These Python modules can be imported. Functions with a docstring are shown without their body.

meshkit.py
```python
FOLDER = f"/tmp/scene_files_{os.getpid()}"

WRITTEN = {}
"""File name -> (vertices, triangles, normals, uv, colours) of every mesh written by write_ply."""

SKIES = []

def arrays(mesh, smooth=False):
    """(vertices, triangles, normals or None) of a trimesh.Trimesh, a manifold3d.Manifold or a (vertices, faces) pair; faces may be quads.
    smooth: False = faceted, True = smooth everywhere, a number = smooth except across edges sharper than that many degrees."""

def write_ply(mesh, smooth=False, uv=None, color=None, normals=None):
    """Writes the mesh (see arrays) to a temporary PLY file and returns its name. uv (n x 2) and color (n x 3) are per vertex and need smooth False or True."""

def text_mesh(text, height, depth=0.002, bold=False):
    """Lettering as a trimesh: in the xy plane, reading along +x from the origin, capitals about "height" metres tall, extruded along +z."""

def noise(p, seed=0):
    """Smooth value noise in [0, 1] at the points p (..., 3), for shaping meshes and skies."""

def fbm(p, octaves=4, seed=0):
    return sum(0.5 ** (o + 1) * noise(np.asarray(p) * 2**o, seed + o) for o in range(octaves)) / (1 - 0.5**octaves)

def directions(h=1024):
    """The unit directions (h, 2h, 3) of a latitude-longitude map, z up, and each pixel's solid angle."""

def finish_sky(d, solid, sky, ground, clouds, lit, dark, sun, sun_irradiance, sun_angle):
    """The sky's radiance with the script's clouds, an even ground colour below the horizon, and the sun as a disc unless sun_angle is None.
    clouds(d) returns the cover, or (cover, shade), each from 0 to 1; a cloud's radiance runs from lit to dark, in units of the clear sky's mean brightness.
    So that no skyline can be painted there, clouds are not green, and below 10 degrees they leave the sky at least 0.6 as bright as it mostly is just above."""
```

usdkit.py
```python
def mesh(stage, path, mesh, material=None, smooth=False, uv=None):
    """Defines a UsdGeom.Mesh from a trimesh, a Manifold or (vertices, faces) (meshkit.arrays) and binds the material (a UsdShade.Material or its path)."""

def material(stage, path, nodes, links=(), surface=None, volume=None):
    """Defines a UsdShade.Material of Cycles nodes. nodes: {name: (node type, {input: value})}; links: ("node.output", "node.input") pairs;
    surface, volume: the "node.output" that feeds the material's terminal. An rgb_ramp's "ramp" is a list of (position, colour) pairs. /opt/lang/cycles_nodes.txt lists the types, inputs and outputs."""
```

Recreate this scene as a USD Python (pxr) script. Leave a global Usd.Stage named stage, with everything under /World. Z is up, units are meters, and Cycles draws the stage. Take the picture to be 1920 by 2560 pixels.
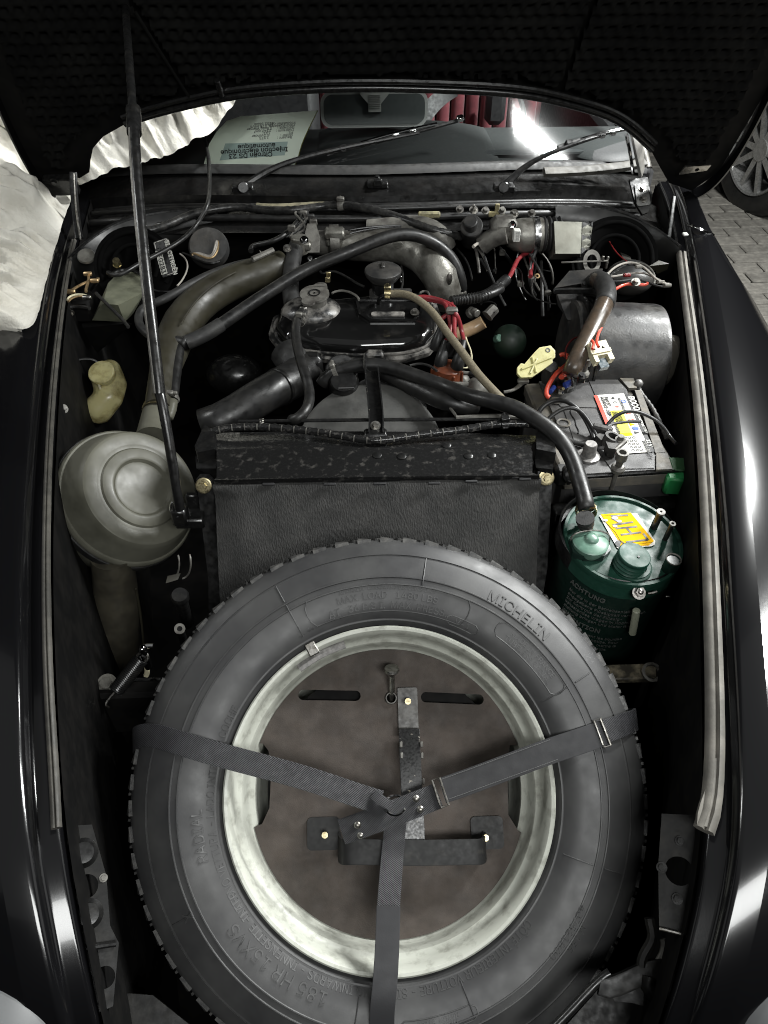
import math, random
import numpy as np, trimesh, manifold3d, shapely, shapely.geometry as sg
from shapely import affinity
from shapely.ops import unary_union
import usdkit, meshkit
from pxr import Usd, UsdGeom, UsdLux, UsdShade, Gf, Sdf, Vt

random.seed(7); rng = np.random.default_rng(7)
stage = Usd.Stage.CreateInMemory()
UsdGeom.SetStageUpAxis(stage, UsdGeom.Tokens.z); UsdGeom.SetStageMetersPerUnit(stage, 1.0)
UsdGeom.Xform.Define(stage, '/World'); UsdGeom.Scope.Define(stage, '/World/Looks')
A = np.array
def nz(v): v = np.asarray(v, float); return v / max(np.linalg.norm(v), 1e-12)

# ------------------------------------------------------------------ camera, exposure
PITCH, YAW = math.radians(42.0), math.radians(2.0)
FPX, CX, CY = 1934.0, 960.0, 1280.0            # focal length and centre in pixels of the 1920 x 2560 photograph
CAM = A([-0.023, -0.484, 1.61])
fw = A([math.sin(YAW) * math.cos(PITCH), math.cos(YAW) * math.cos(PITCH), -math.sin(PITCH)])
rt = nz(np.cross(fw, [0, 0, 1])); up = np.cross(rt, fw)
cam = UsdGeom.Camera.Define(stage, '/World/camera')
cam.CreateHorizontalApertureAttr(24.0); cam.CreateVerticalApertureAttr(32.0)
cam.CreateFocalLengthAttr(24.0 * FPX / 1920); cam.CreateClippingRangeAttr(Gf.Vec2f(0.02, 100))
m4 = Gf.Matrix4d(*rt, 0, *up, 0, *(-fw), 0, *CAM, 1)
UsdGeom.Xformable(cam).AddTransformOp().Set(m4)
cam.CreateExposureAttr(0.35)

# ------------------------------------------------------------------ lamps of the garage (ceiling strips)
def lamp(name, c, target, w, h, power, col=(.985, 1, .985), roll=None):
    L = UsdLux.RectLight.Define(stage, '/World/' + name)
    L.CreateWidthAttr(w); L.CreateHeightAttr(h); L.CreateIntensityAttr(power); L.CreateColorAttr(Gf.Vec3f(*col))
    c = A(c); z = nz(c - A(target)); x = A(roll) if roll is not None else A([1, 0, 0])
    x = nz(x - z * x.dot(z)); y = np.cross(z, x)
    UsdGeom.Xformable(L).AddTransformOp().Set(Gf.Matrix4d(*x, 0, *y, 0, *z, 0, *c, 1))
    return L
lamp('ceiling_lamp_rear', (1.51, 1.81, 2.5), (1.3, 1.5, 0.6), 0.60, 0.055, 900.0, roll=(1, .2, 0))
lamp('ceiling_lamp_right', (1.85, 0.85, 2.4), (0.15, 0.25, 0.8), 0.30, 1.0, 82.0, roll=(0, 1, .2))
lamp('ceiling_lamp_front', (0.55, -1.55, 2.45), (0, 0.1, 0.75), 1.4, 0.5, 15.0)
lamp('ceiling_lamp_left', (-1.9, 0.9, 2.4), (-0.6, 1.0, 0.8), 0.10, 0.8, 40.0, roll=(0, 1, 0))

lamp('ceiling_glow', (0, -.6, 3.0), (0, -.5, 0), 5.0, 3.6, 0.14)
lamp('side_glow_right', (3.2, 0.0, 1.9), (0.4, 0.2, 0.7), 2.4, 1.4, 0.55, roll=(0, 1, 0))
lamp('side_glow_left', (-3.2, -0.4, 1.9), (-0.4, 0.1, 0.7), 2.0, 1.2, 0.25, roll=(0, 1, 0))

# ------------------------------------------------------------------ pixel -> point on a real plane
def ray(px, py): return fw + rt * (px - CX) / FPX - up * (py - CY) / FPX
def P(px, py, z=None, y=None, x=None, d=None, pl=None):
    r = ray(px, py)
    if d is not None: return CAM + r * d
    if pl is not None:
        o, n = pl; return CAM + r * (np.dot(o - CAM, n) / np.dot(r, n))
    if z is not None: return CAM + r * ((z - CAM[2]) / r[2])
    if y is not None: return CAM + r * ((y - CAM[1]) / r[1])
    return CAM + r * ((x - CAM[0]) / r[0])
CROP = dict(d=(0, 0, 1920 / 1659), k1=(0, 0, .57866), k2=(960, 0, .57866), k3=(0, 480, .42194), k4=(560, 480, .42194), k5=(1120, 480, .42194),
            m1=(0, 980, .42194), m2=(480, 980, .55455), m3=(1280, 900, .38577), m4=(0, 1500, .47904), m5=(560, 1480, .50633), m6=(1320, 1600, .43415),
            m7=(400, 2000, .66305), n1=(400, 180, .36166), n2=(1480, 220, .26522), n3=(0, 300, .27129), n4=(1300, 900, .25316), n5=(1020, 700, .18083),
            n6=(640, 520, .217), n7=(1380, 1220, .22599))
def Q(k, cx, cy, /, **a):
    ox, oy, s = CROP[k]; return P(ox + cx * s, oy + cy * s, **a)
def D(cx, cy, zz=None, /, **a): return Q('d', cx, cy, z=zz, **a) if zz is not None else Q('d', cx, cy, **a)
def path(k, pts, zs=None):
    """pixels (x, y, z) of a crop -> points"""
    return [Q(k, *p[:2], z=(p[2] if len(p) > 2 else zs)) for p in pts]

# ------------------------------------------------------------------ shapes
def spline(pts, step):
    pts = np.asarray(pts, float)
    if len(pts) == 2:
        n = max(2, int(np.linalg.norm(pts[1] - pts[0]) / step) + 1)
        return pts[0] + (pts[1] - pts[0]) * np.linspace(0, 1, n)[:, None]
    from scipy.interpolate import PchipInterpolator, CubicSpline
    t = np.r_[0, np.cumsum(np.sqrt(np.linalg.norm(np.diff(pts, axis=0), axis=1)) + 1e-9)]
    f = CubicSpline(t, pts)
    fine = f(np.linspace(0, t[-1], 60 * len(pts)))
    s = np.r_[0, np.cumsum(np.linalg.norm(np.diff(fine, axis=0), axis=1))]
    n = max(4, int(s[-1] / step) + 1)
    u = np.linspace(0, s[-1], n)
    return np.stack([np.interp(u, s, fine[:, k]) for k in range(3)], 1)
def frames(c, first=None):
    t = np.gradient(c, axis=0); t /= np.linalg.norm(t, axis=1, keepdims=True)
    a = A(first, float) if first is not None else A([0, 0, 1.0])
    if abs(a.dot(t[0])) > .95: a = A([1.0, 0, 0])
    N = [];
    for k in range(len(c)):
        a = nz(a - t[k] * a.dot(t[k])); N.append(a)
    N = A(N); return t, N, np.cross(t, N)
def grid_mesh(G, closed_v=False, caps=False):
    nu, nv = G.shape[:2]; idx = np.arange(nu * nv).reshape(nu, nv); f = []
    jmax = nv if closed_v else nv - 1
    i, j = np.meshgrid(np.arange(nu - 1), np.arange(jmax), indexing='ij'); j2 = (j + 1) % nv
    q = np.stack([idx[i, j], idx[i + 1, j], idx[i + 1, j2], idx[i, j2]], -1).reshape(-1, 4)
    f = np.vstack([q[:, [0, 1, 2]], q[:, [0, 2, 3]]]); v = G.reshape(-1, 3)
    if caps:
        c0, c1 = len(v), len(v) + 1
        v = np.vstack([v, G[0].mean(0), G[-1].mean(0)])
        k = np.arange(nv); k2 = (k + 1) % nv
        f = np.vstack([f, np.stack([np.full(nv, c0), idx[0, k], idx[0, k2]], 1), np.stack([np.full(nv, c1), idx[-1, k2], idx[-1, k]], 1)])
    m = trimesh.Trimesh(v, f, process=False)
    return m
def fixn(m):
    if m.is_watertight and m.volume < 0: m.invert()
    return m
def tube(pts, r, n=12, step=None, straight=False, caps=True, rib=None):
    rr = r if np.ndim(r) else [r, r]
    c = np.asarray(pts, float) if straight else spline(pts, step or max(np.mean(rr) * .9, .003))
    t, N, B = frames(c); s = np.linspace(0, 1, len(c)); R = np.interp(s, np.linspace(0, 1, len(rr)), rr)
    if rib: L = np.linalg.norm(np.diff(c, axis=0), axis=1).sum(); R = R + rib[0] * np.sin(s * L / rib[1] * 2 * np.pi)
    a = np.arange(n) / n * 2 * np.pi
    G = c[:, None] + R[:, None, None] * (np.cos(a)[None, :, None] * N[:, None] + np.sin(a)[None, :, None] * B[:, None])
    return fixn(grid_mesh(G, True, caps))
def sweep(pts, sec, up0=(0, 0, 1), step=.02, fixed=True, caps=True):
    """section (n, 2) in (side, up) swept along pts; side = t x up"""
    c = spline(pts, step); t = np.gradient(c, axis=0); t /= np.linalg.norm(t, axis=1, keepdims=True)
    U = A(up0, float); S = np.cross(t, U); S /= np.linalg.norm(S, axis=1, keepdims=True); V = np.cross(S, t)
    sec = np.asarray(sec, float)
    G = c[:, None] + sec[None, :, :1] * S[:, None] + sec[None, :, 1:] * V[:, None]
    return fixn(grid_mesh(G, True, caps))
def basis(n, u=None):
    n = nz(n); u = A(u, float) if u is not None else (A([1., 0, 0]) if abs(n[0]) < .9 else A([0, 1., 0]))
    u = nz(u - n * u.dot(n)); return u, np.cross(n, u), n
def lathe(prof, c, axis, n=48, u=None):
    prof = np.asarray(prof, float); ux, uy, w = basis(axis, u); a = np.arange(n) / n * 2 * np.pi
    G = A(c)[None, None] + prof[:, None, :1] * (np.cos(a)[None, :, None] * ux + np.sin(a)[None, :, None] * uy) + prof[:, None, 1:] * w
    m = grid_mesh(G, True); m.merge_vertices(); m.update_faces(m.nondegenerate_faces()); m.fix_normals() if len(m.faces) < 20000 else None
    return m
def cyl(p0, p1, r, n=20, r2=None):
    p0, p1 = A(p0, float), A(p1, float); L = np.linalg.norm(p1 - p0); r2 = r if r2 is None else r2
    b = min(r * .18, L * .3, .002)
    return lathe([(0, 0), (r - b, 0), (r, b), (r2, L - b), (r2 - b, L), (0, L)], p0, p1 - p0, n)
def box(c, s, R=None, b=.003):
    s = A(s, float) / 2; b = min(b, s.min() * .6); pts = []
    for i in (-1, 1):
        for j in (-1, 1):
            for k in (-1, 1):
                q = A([i, j, k])
                for ax in range(3):
                    o = s - b; o[ax] = s[ax]; pts.append(q * o)
    m = trimesh.convex.convex_hull(A(pts)); v = m.vertices
    if R is not None: v = v @ A(R)            # rows of R are the axes
    return trimesh.Trimesh(v + A(c), m.faces, process=False)
def ext(poly, o, ux, uy, t, engine='earcut'):
    """polygon (shapely or points, metres) in the plane o + x ux + y uy, thickness t along ux x uy"""
    g = poly if hasattr(poly, 'area') else sg.Polygon(poly)
    g = g.buffer(0); w = np.cross(ux, uy); out = []
    for p in getattr(g, 'geoms', [g]):
        m = trimesh.creation.extrude_polygon(p, abs(t), engine=engine); v = m.vertices
        if t < 0: v = v - [0, 0, abs(t)]
        out.append(trimesh.Trimesh(A(o) + v[:, :1] * ux + v[:, 1:2] * uy + v[:, 2:] * w, m.faces, process=False))
    return trimesh.util.concatenate(out)
def rrect(w, h, r, c=(0, 0)): return sg.box(c[0] - w / 2 + r, c[1] - h / 2 + r, c[0] + w / 2 - r, c[1] + h / 2 - r).buffer(r, quad_segs=5)
def quadplate(corners, t, b=.0):
    """a plate through 3 or more roughly planar points, thickness t away from the normal"""
    c = A(corners); n = nz(np.cross(c[1] - c[0], c[2] - c[0])); m = trimesh.convex.convex_hull(np.vstack([c, c - n * t])); return m
def hull(pts): return trimesh.convex.convex_hull(A(pts))
def ball(c, r, s=(1, 1, 1), sub=3):
    m = trimesh.creation.icosphere(sub, 1.0); return trimesh.Trimesh(A(c) + m.vertices * r * A(s), m.faces, process=False)
def cat(*ms):
    out = []
    for m in ms: out += list(m) if isinstance(m, (list, tuple)) else [m]
    return trimesh.util.concatenate(out)
def ribbon(pts, nrm, w, t=.0014, step=.01):
    """flat strap along pts; nrm: face normal (one, or one per point)"""
    pts = np.asarray(pts, float); c = spline(pts, step)
    nrm = np.asarray(nrm, float)
    if nrm.ndim == 1: N = np.tile(nrm, (len(c), 1))
    else:
        d = np.r_[0, np.cumsum(np.linalg.norm(np.diff(pts, axis=0), axis=1))]; s = np.linspace(0, d[-1], len(c))
        N = np.stack([np.interp(s, d, nrm[:, k]) for k in range(3)], 1)
    T = np.gradient(c, axis=0); T /= np.linalg.norm(T, axis=1, keepdims=True)
    S = np.cross(T, N); S /= np.linalg.norm(S, axis=1, keepdims=True); N = np.cross(S, T)
    ws = np.interp(np.linspace(0, 1, len(c)), np.linspace(0, 1, np.size(w)), np.atleast_1d(w))[:, None]
    k = .35 * t
    G = np.stack([c - S * ws / 2 + N * t / 2, c - S * (ws / 2 - k) + N * t * .6, c + S * (ws / 2 - k) + N * t * .6, c + S * ws / 2 + N * t / 2, c + S * ws / 2 - N * t / 2, c - S * ws / 2 - N * t / 2], 1)
    return fixn(grid_mesh(G, True, True))
def text(s, h, depth=.0006, bold=False, center=True):
    m = meshkit.text_mesh(s, h, depth, bold); v = A(m.vertices)
    if center: v[:, 0] -= (v[:, 0].min() + v[:, 0].max()) / 2
    return trimesh.Trimesh(v, m.faces, process=False)
def place(m, o, ux, uy):
    ux, uy = nz(ux), nz(uy); v = m.vertices; return trimesh.Trimesh(A(o) + v[:, :1] * ux + v[:, 1:2] * uy + v[:, 2:] * np.cross(ux, uy), m.faces, process=False)
def lines(rows, o, ux, uy, h, gap, depth=.0004, bold=False, center=False):
    ux, uy = nz(ux), nz(uy)
    return cat([place(text(s, h, depth, bold, center), A(o) - A(uy) * k * gap, ux, uy) for k, s in enumerate(rows) if s])
def hexbolt(c, n, r=.007, h=.005, washer=1.5):
    u, v, n = basis(n); c = A(c); a = np.arange(6) / 6 * 2 * np.pi
    w = lathe([(0, 0), (r * washer, 0), (r * washer, .0015), (0, .0015)], c, n, 20)
    pts = [c + n * (.0015 + (h if k else 0)) + q * (u * math.cos(t) + v * math.sin(t)) for k in (0, 1) for t in a for q in ((r if not k else r * .93),)]
    return cat(w, hull(pts))
def clampband(c, t, r, w=.009, n=28):
    """worm drive clamp round a hose at c, hose direction t"""
    t = nz(t); u, v, _ = basis(t)
    b = lathe([(r, -w / 2), (r + .0013, -w / 2), (r + .0013, w / 2), (r, w / 2), (r, -w / 2)], c, t, n)
    s = box(A(c) + v * (r + .004), (.013, .008, w * 1.1), [u, v, t], .0015)
    h = cyl(A(c) + v * (r + .004) + u * .005, A(c) + v * (r + .004) + u * .013, .0035, 10)
    ticks = [box(A(c) + (u * math.cos(a) + v * math.sin(a)) * (r + .0013), (.0008, .001, w * .7), [nz(-u * math.sin(a) + v * math.cos(a)), u * math.cos(a) + v * math.sin(a), t], .0002) for a in np.arange(0, 6.28, .22)]
    return cat(b, s, h, ticks)
def helix(p0, p1, R, turns, n=14):
    p0, p1 = A(p0), A(p1); u, v, w = basis(p1 - p0); L = np.linalg.norm(p1 - p0); k = int(turns * n); s = np.linspace(0, 1, k)
    a = s * turns * 2 * np.pi
    return p0 + s[:, None] * L * w + R * (np.cos(a)[:, None] * u + np.sin(a)[:, None] * v)

# ------------------------------------------------------------------ naming and tagging
used = {}
def numbered(parent, name):
    k = used.get((parent, name), 0); used[(parent, name)] = k + 1
    return f'{parent}/{name}' + (f'_{k:03d}' if k else '')
base_of = {}
def tag(prim, label=None, category=None, group=None, kind=None):
    for k, v in (('label', label), ('category', category), ('group', group), ('kind', kind)):
        if v: prim.SetCustomDataByKey(k, v)
def thing(name, label, category, base, group=None, kind=None):
    p = numbered('/World', name); x = UsdGeom.Xform.Define(stage, p); base = A(base, float)
    x.AddTranslateOp().Set(Gf.Vec3d(*map(float, base))); base_of[p] = base; tag(x.GetPrim(), label, category, group, kind); return p
def part(parent, name, m, mt, smooth=40, label=None, kind=None):
    """a mesh in world coordinates as a child; returns its path (usable as parent of a sub-part)"""
    p = numbered(parent, name); b = base_of[parent]; base_of[p] = b
    if hasattr(m, 'vertices'): m = trimesh.Trimesh(A(m.vertices) - b, m.faces, process=False)
    g = usdkit.mesh(stage, p, m, mt, smooth=smooth); tag(g.GetPrim(), label, kind=kind); g.CreateDoubleSidedAttr(True)
    return p
def one(name, m, mt, label, category, base=None, smooth=40, group=None, kind=None):
    """a thing that is a single mesh"""
    p = numbered('/World', name); base = A(base, float) if base is not None else A([m.vertices[:, 0].mean(), m.vertices[:, 1].mean(), m.vertices[:, 2].min()])
    g = usdkit.mesh(stage, p, trimesh.Trimesh(A(m.vertices) - base, m.faces, process=False), mt, smooth=smooth)
    UsdGeom.Xformable(g).AddTranslateOp().Set(Gf.Vec3d(*map(float, base))); base_of[p] = base; tag(g.GetPrim(), label, category, group, kind); g.CreateDoubleSidedAttr(True); return p

# ------------------------------------------------------------------ materials
def mat(name, c, rough=.5, metal=0., c2=None, ns=30., lo=.42, hi=.66, rv=.12, bump=0., bs=400., bd=.001, coat=0., spec=None, sub=0., extra=None, detail=5., tr=0., wave=None, stretch=None):
    c2 = c if c2 is None else c2
    p = {'roughness': rough, 'metallic': metal, 'coat_weight': coat}
    if coat: p['coat_roughness'] = .04
    if spec is not None: p['specular_ior_level'] = spec
    if sub: p.update(subsurface_weight=sub, subsurface_scale=.01, subsurface_radius=(1, .8, .5))
    if tr: p.update(transmission_weight=tr)
    if extra: p.update(extra)
    N = {'g': ('geometry', {}), 'n': ('noise_texture', {'scale': ns, 'detail': detail, 'roughness': .62}),
         'r': ('rgb_ramp', {'ramp': [(0, c), (lo, c), (hi, c2), (1, c2)]}), 'p': ('principled_bsdf', p),
         'n2': ('noise_texture', {'scale': ns * 2.7, 'detail': 4.}), 'mr': ('map_range', {'from_min': .3, 'from_max': .7, 'to_min': max(.02, rough - rv), 'to_max': min(1., rough + rv)})}
    L = [('g.position', 'n.vector'), ('n.fac', 'r.fac'), ('r.color', 'p.base_color'), ('g.position', 'n2.vector'), ('n2.fac', 'mr.value'), ('mr.result', 'p.roughness')]
    if bump:
        N['b'] = ('bump', {'strength': bump, 'distance': bd})
        if stretch: N['mp'] = ('mapping', {'scale': stretch}); L += [('g.position', 'mp.vector')]
        if wave: N['w'] = ('wave_texture', wave); L += [('g.position', 'w.vector'), ('w.fac', 'b.height')]
        else: N['bn'] = ('noise_texture', {'scale': bs, 'detail': 3.}); L += [('mp.vector' if stretch else 'g.position', 'bn.vector'), ('bn.fac', 'b.height')]
        L += [('b.normal', 'p.normal')]
    return usdkit.material(stage, '/World/Looks/' + name, N, L, surface='p.BSDF')
black_paint = mat('black_paint', (.004, .004, .0045), .15, rv=0., coat=.25)
black_paint_worn = mat('black_paint_worn', (.006, .006, .006), .25, c2=(.011, .0105, .010), ns=18, rv=.1, bump=.1, bs=60)
inner_black = mat('inner_black', (.0035, .0035, .0035), .68, c2=(.008, .0075, .007), ns=25, rv=.05, bump=.15, bs=90, spec=.1)
black_steel = mat('black_steel', (.008, .008, .008), .28, c2=(.02, .019, .017), ns=40, lo=.52, hi=.8, rv=.1, bump=.12, bs=120)
chipped_steel = mat('chipped_black_steel', (.010, .010, .010), .34, c2=(.22, .20, .17), ns=130, lo=.64, hi=.67, rv=.12, bump=.2, bs=90)
rubber = mat('black_rubber', (.009, .009, .009), .40, c2=(.017, .0165, .0155), ns=30, rv=.12, bump=.12, bs=500)
rubber_soft = mat('worn_rubber', (.013, .013, .013), .58, c2=(.024, .0235, .022), ns=30, rv=.15, bump=.2, bs=500)
seal_grey = mat('grey_seal_rubber', (.085, .080, .07), .7, c2=(.15, .14, .122), ns=25, rv=.1, bump=.2, bs=300)
seal_dark = mat('dark_seal_rubber', (.035, .033, .028), .6, c2=(.07, .065, .055), ns=25, rv=.1, bump=.2, bs=300)
tyre_rubber = mat('tyre_rubber', (.027, .027, .028), .50, c2=(.048, .048, .047), ns=13, lo=.38, hi=.72, rv=.07, bump=.08, bs=900, bd=.0006)
tread_rubber = mat('tread_rubber', (.025, .025, .025), .45, c2=(.07, .068, .064), ns=80, rv=.12, bump=.2, bs=500)
rim_paint = mat('rim_paint', (.42, .43, .38), .45, c2=(.20, .20, .17), ns=55, lo=.5, hi=.76, rv=.12, bump=.12, bs=160)
board_brown = mat('brown_hardboard', (.046, .037, .031), .8, c2=(.078, .063, .053), ns=20, rv=.1, bump=.35, bs=700)
felt = mat('curtain_felt', (.022, .022, .021), .8, c2=(.040, .039, .037), ns=20, rv=.08, bump=1.0, bs=330, bd=.0025, stretch=(1.6, .45, .45))
webbing = mat('webbing', (.012, .012, .014), .65, c2=(.022, .022, .025), ns=60, rv=.1, bump=.55, bd=.0012, wave={'wave_type': 'bands', 'bands_direction': 'diagonal', 'scale': 210., 'distortion': .6})
tape_black = mat('smooth_black_strap', (.011, .011, .013), .6, rv=.04, bump=.1, bs=600)
zinc = mat('zinc', (.34, .33, .31), .38, 1., c2=(.16, .15, .13), ns=120, rv=.1)
yellow_zinc = mat('yellow_zinc', (.48, .42, .26), .36, 1., c2=(.26, .22, .13), ns=160, rv=.1)
chrome = mat('chrome', (.75, .75, .75), .1, 1., rv=.04)
filter_paint = mat('filter_paint', (.11, .108, .086), .42, c2=(.062, .061, .047), ns=9, rv=.1, spec=.22)
olive = mat('olive_duct', (.030, .0275, .018), .45, c2=(.020, .018, .012), ns=20, rv=.12, bump=.15, bs=120)
alloy = mat('cast_alloy', (.19, .185, .165), .42, .45, c2=(.075, .07, .06), ns=30, rv=.12, bump=.5, bs=330, bd=.0008)
alloy_dull = mat('dull_alloy', (.15, .145, .13), .5, .3, c2=(.06, .055, .05), ns=40, rv=.12, bump=.3, bs=300)
dusty_black = mat('dusty_black_plastic', (.02, .02, .02), .42, c2=(.05, .047, .043), ns=18, rv=.14, bump=.25, bs=260)
cover_black = mat('valve_cover_black', (.007, .007, .007), .1, c2=(.02, .019, .018), ns=22, lo=.55, hi=.75, rv=.05, coat=.5)
cover_worn = mat('valve_cover_worn', (.015, .015, .015), .3, c2=(.20, .19, .175), ns=34, lo=.42, hi=.62, rv=.12, bump=.2, bs=300)
cream = mat('cream_plastic', (.42, .38, .19), .32, c2=(.14, .11, .035), ns=32, lo=.46, hi=.68, rv=.1, sub=.25)
yellow_plastic = mat('yellow_plastic', (.50, .46, .18), .4, c2=(.38, .34, .12), ns=40, rv=.1, sub=.3)
green_paint = mat('green_paint', (.010, .042, .028), .46, spec=.3, c2=(.028, .075, .058), ns=22, lo=.5, hi=.75, rv=.12, bump=.1, bs=120)
green_pale = mat('pale_green_cap', (.085, .165, .125), .36, c2=(.13, .22, .17), ns=40, rv=.08)
green_dark = mat('dark_green_paint', (.005, .016, .012), .35, c2=(.008, .02, .015), ns=30, rv=.1)
green_acc = mat('green_sphere', (.006, .016, .010), .5, c2=(.02, .03, .02), ns=20)
green_plastic = mat('green_plastic', (.03, .26, .08), .45, rv=.05)
label_yellow = mat('label_yellow', (.75, .42, .015), .5, c2=(.68, .36, .02), ns=60, spec=.0)
label_white = mat('label_white', (.66, .66, .62), .6, c2=(.55, .53, .48), ns=90, spec=.1)
label_red = mat('label_red', (.62, .06, .035), .45); label_lemon = mat('label_lemon', (.72, .68, .03), .45)
label_blue = mat('label_blue', (.05, .12, .42), .45); ink = mat('ink', (.012, .012, .012), .5); ink_grey = mat('ink_grey', (.1, .1, .1), .6)
white_print = mat('white_print', (.55, .55, .52), .6); drum_print = mat('drum_print', (.065, .07, .065), .6); splash_grey = mat('splash_grey', (.004, .0039, .0037), .5, spec=.25, c2=(.015, .014, .012), ns=35, lo=.48, hi=.72, rv=.14, bump=.25, bs=70); cream_print = mat('pale_print', (.42, .42, .38), .6)
red_lead = mat('red_lead', (.22, .022, .028), .45, c2=(.14, .016, .018), ns=60); red_bright = mat('red_wire', (.55, .07, .04), .35)
orange_brown = mat('distributor_bakelite', (.13, .036, .016), .3, c2=(.09, .028, .014), ns=40)
tan_tube = mat('tan_tube', (.22, .15, .085), .3, c2=(.15, .10, .06), ns=30)
brown_hose = mat('brown_hose', (.05, .038, .028), .3, c2=(.085, .06, .042), ns=25, rv=.1)
braid = mat('braided_hose', (.17, .145, .095), .7, c2=(.10, .085, .055), ns=350, bump=.8, bs=1400, bd=.0008)
braid_pale = mat('braided_hose_pale', (.36, .31, .19), .7, c2=(.22, .19, .11), ns=350, bump=.8, bs=1400, bd=.0008)
copper = mat('copper_wire', (.5, .36, .2), .4, .8); white_wire = mat('white_wire', (.6, .55, .38), .45); blue_wire = mat('blue_wire', (.03, .06, .3), .45)
pale_wire = mat('pale_wire', (.3, .28, .25), .5); red_dark = mat('dark_red_wire', (.14, .012, .012), .4)
cloth = mat('white_cloth', (.60, .585, .53), .85, c2=(.50, .48, .42), ns=7, rv=.05, bump=.5, bs=120, bd=.004)
foam = mat('black_foam', (.0050, .0050, .0050), .95, c2=(.009, .009, .0085), ns=8, rv=.03, bump=.3, bs=900, bd=.001, spec=.05)
paver = mat('paver', (.12, .113, .10), .85, c2=(.19, .18, .158), ns=30, rv=.08, bump=.5, bs=200)
paver2 = mat('paver_darker', (.10, .094, .083), .85, c2=(.165, .157, .138), ns=30, rv=.08, bump=.5, bs=200)
sand = mat('sand_joint', (.24, .22, .19), .9, c2=(.34, .32, .28), ns=60)
velvet = mat('red_velvet', (.11, .015, .022), .8, c2=(.15, .02, .028), ns=60, extra={'sheen_weight': .3})
dash_grey = mat('dash_plastic', (.035, .037, .038), .6, c2=(.05, .052, .052), ns=200, rv=.05, bump=.2, bs=1500)
interior_dark = mat('interior_dark', (.012, .012, .013), .6)
paper_mat = mat('pale_paper', (.78, .82, .72), .7, c2=(.74, .78, .68), ns=10); paper_band = mat('paper_band', (.36, .44, .42), .7); paper_dark = mat('paper_edge', (.12, .11, .02), .6)
mirror_mat = mat('mirror_grey', (.07, .077, .077), .35, rv=.05); bracket_black = mat('bracket_black', (.011, .011, .011), .55, c2=(.03, .028, .025), ns=60, lo=.55, hi=.75, rv=.06, spec=.3); letter_rubber = mat('letter_rubber', (.038, .038, .038), .5, c2=(.050, .050, .050), ns=40); wheel_alloy = mat('wheel_alloy', (.42, .42, .41), .28, .7, c2=(.3, .3, .29), ns=40)
foil = mat('foil', (.24, .24, .205), .42, .5, c2=(.19, .185, .155), ns=14, bump=.2, bs=40, bd=.003)
grey_plastic = mat('battery_plastic', (.045, .044, .044), .48, c2=(.075, .073, .07), ns=16, rv=.12, bump=.2, bs=500)
battery_edge = mat('battery_dusty', (.085, .08, .07), .6, c2=(.14, .125, .10), ns=40, rv=.1, bump=.25, bs=300)
ivory_plastic = mat('ivory_connector', (.56, .52, .36), .4, rv=.05); lead_grey = mat('lead', (.16, .155, .15), .5, .5, c2=(.28, .27, .26), ns=150)
fan_grey = mat('dusty_fan_grey', (.050, .050, .047), .55, c2=(.075, .074, .069), ns=25, bump=.15, bs=300)
foil_bright = mat('foil_bright', (.85, .85, .85), .22, 1., bump=.4, bs=60, bd=.003)
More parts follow.
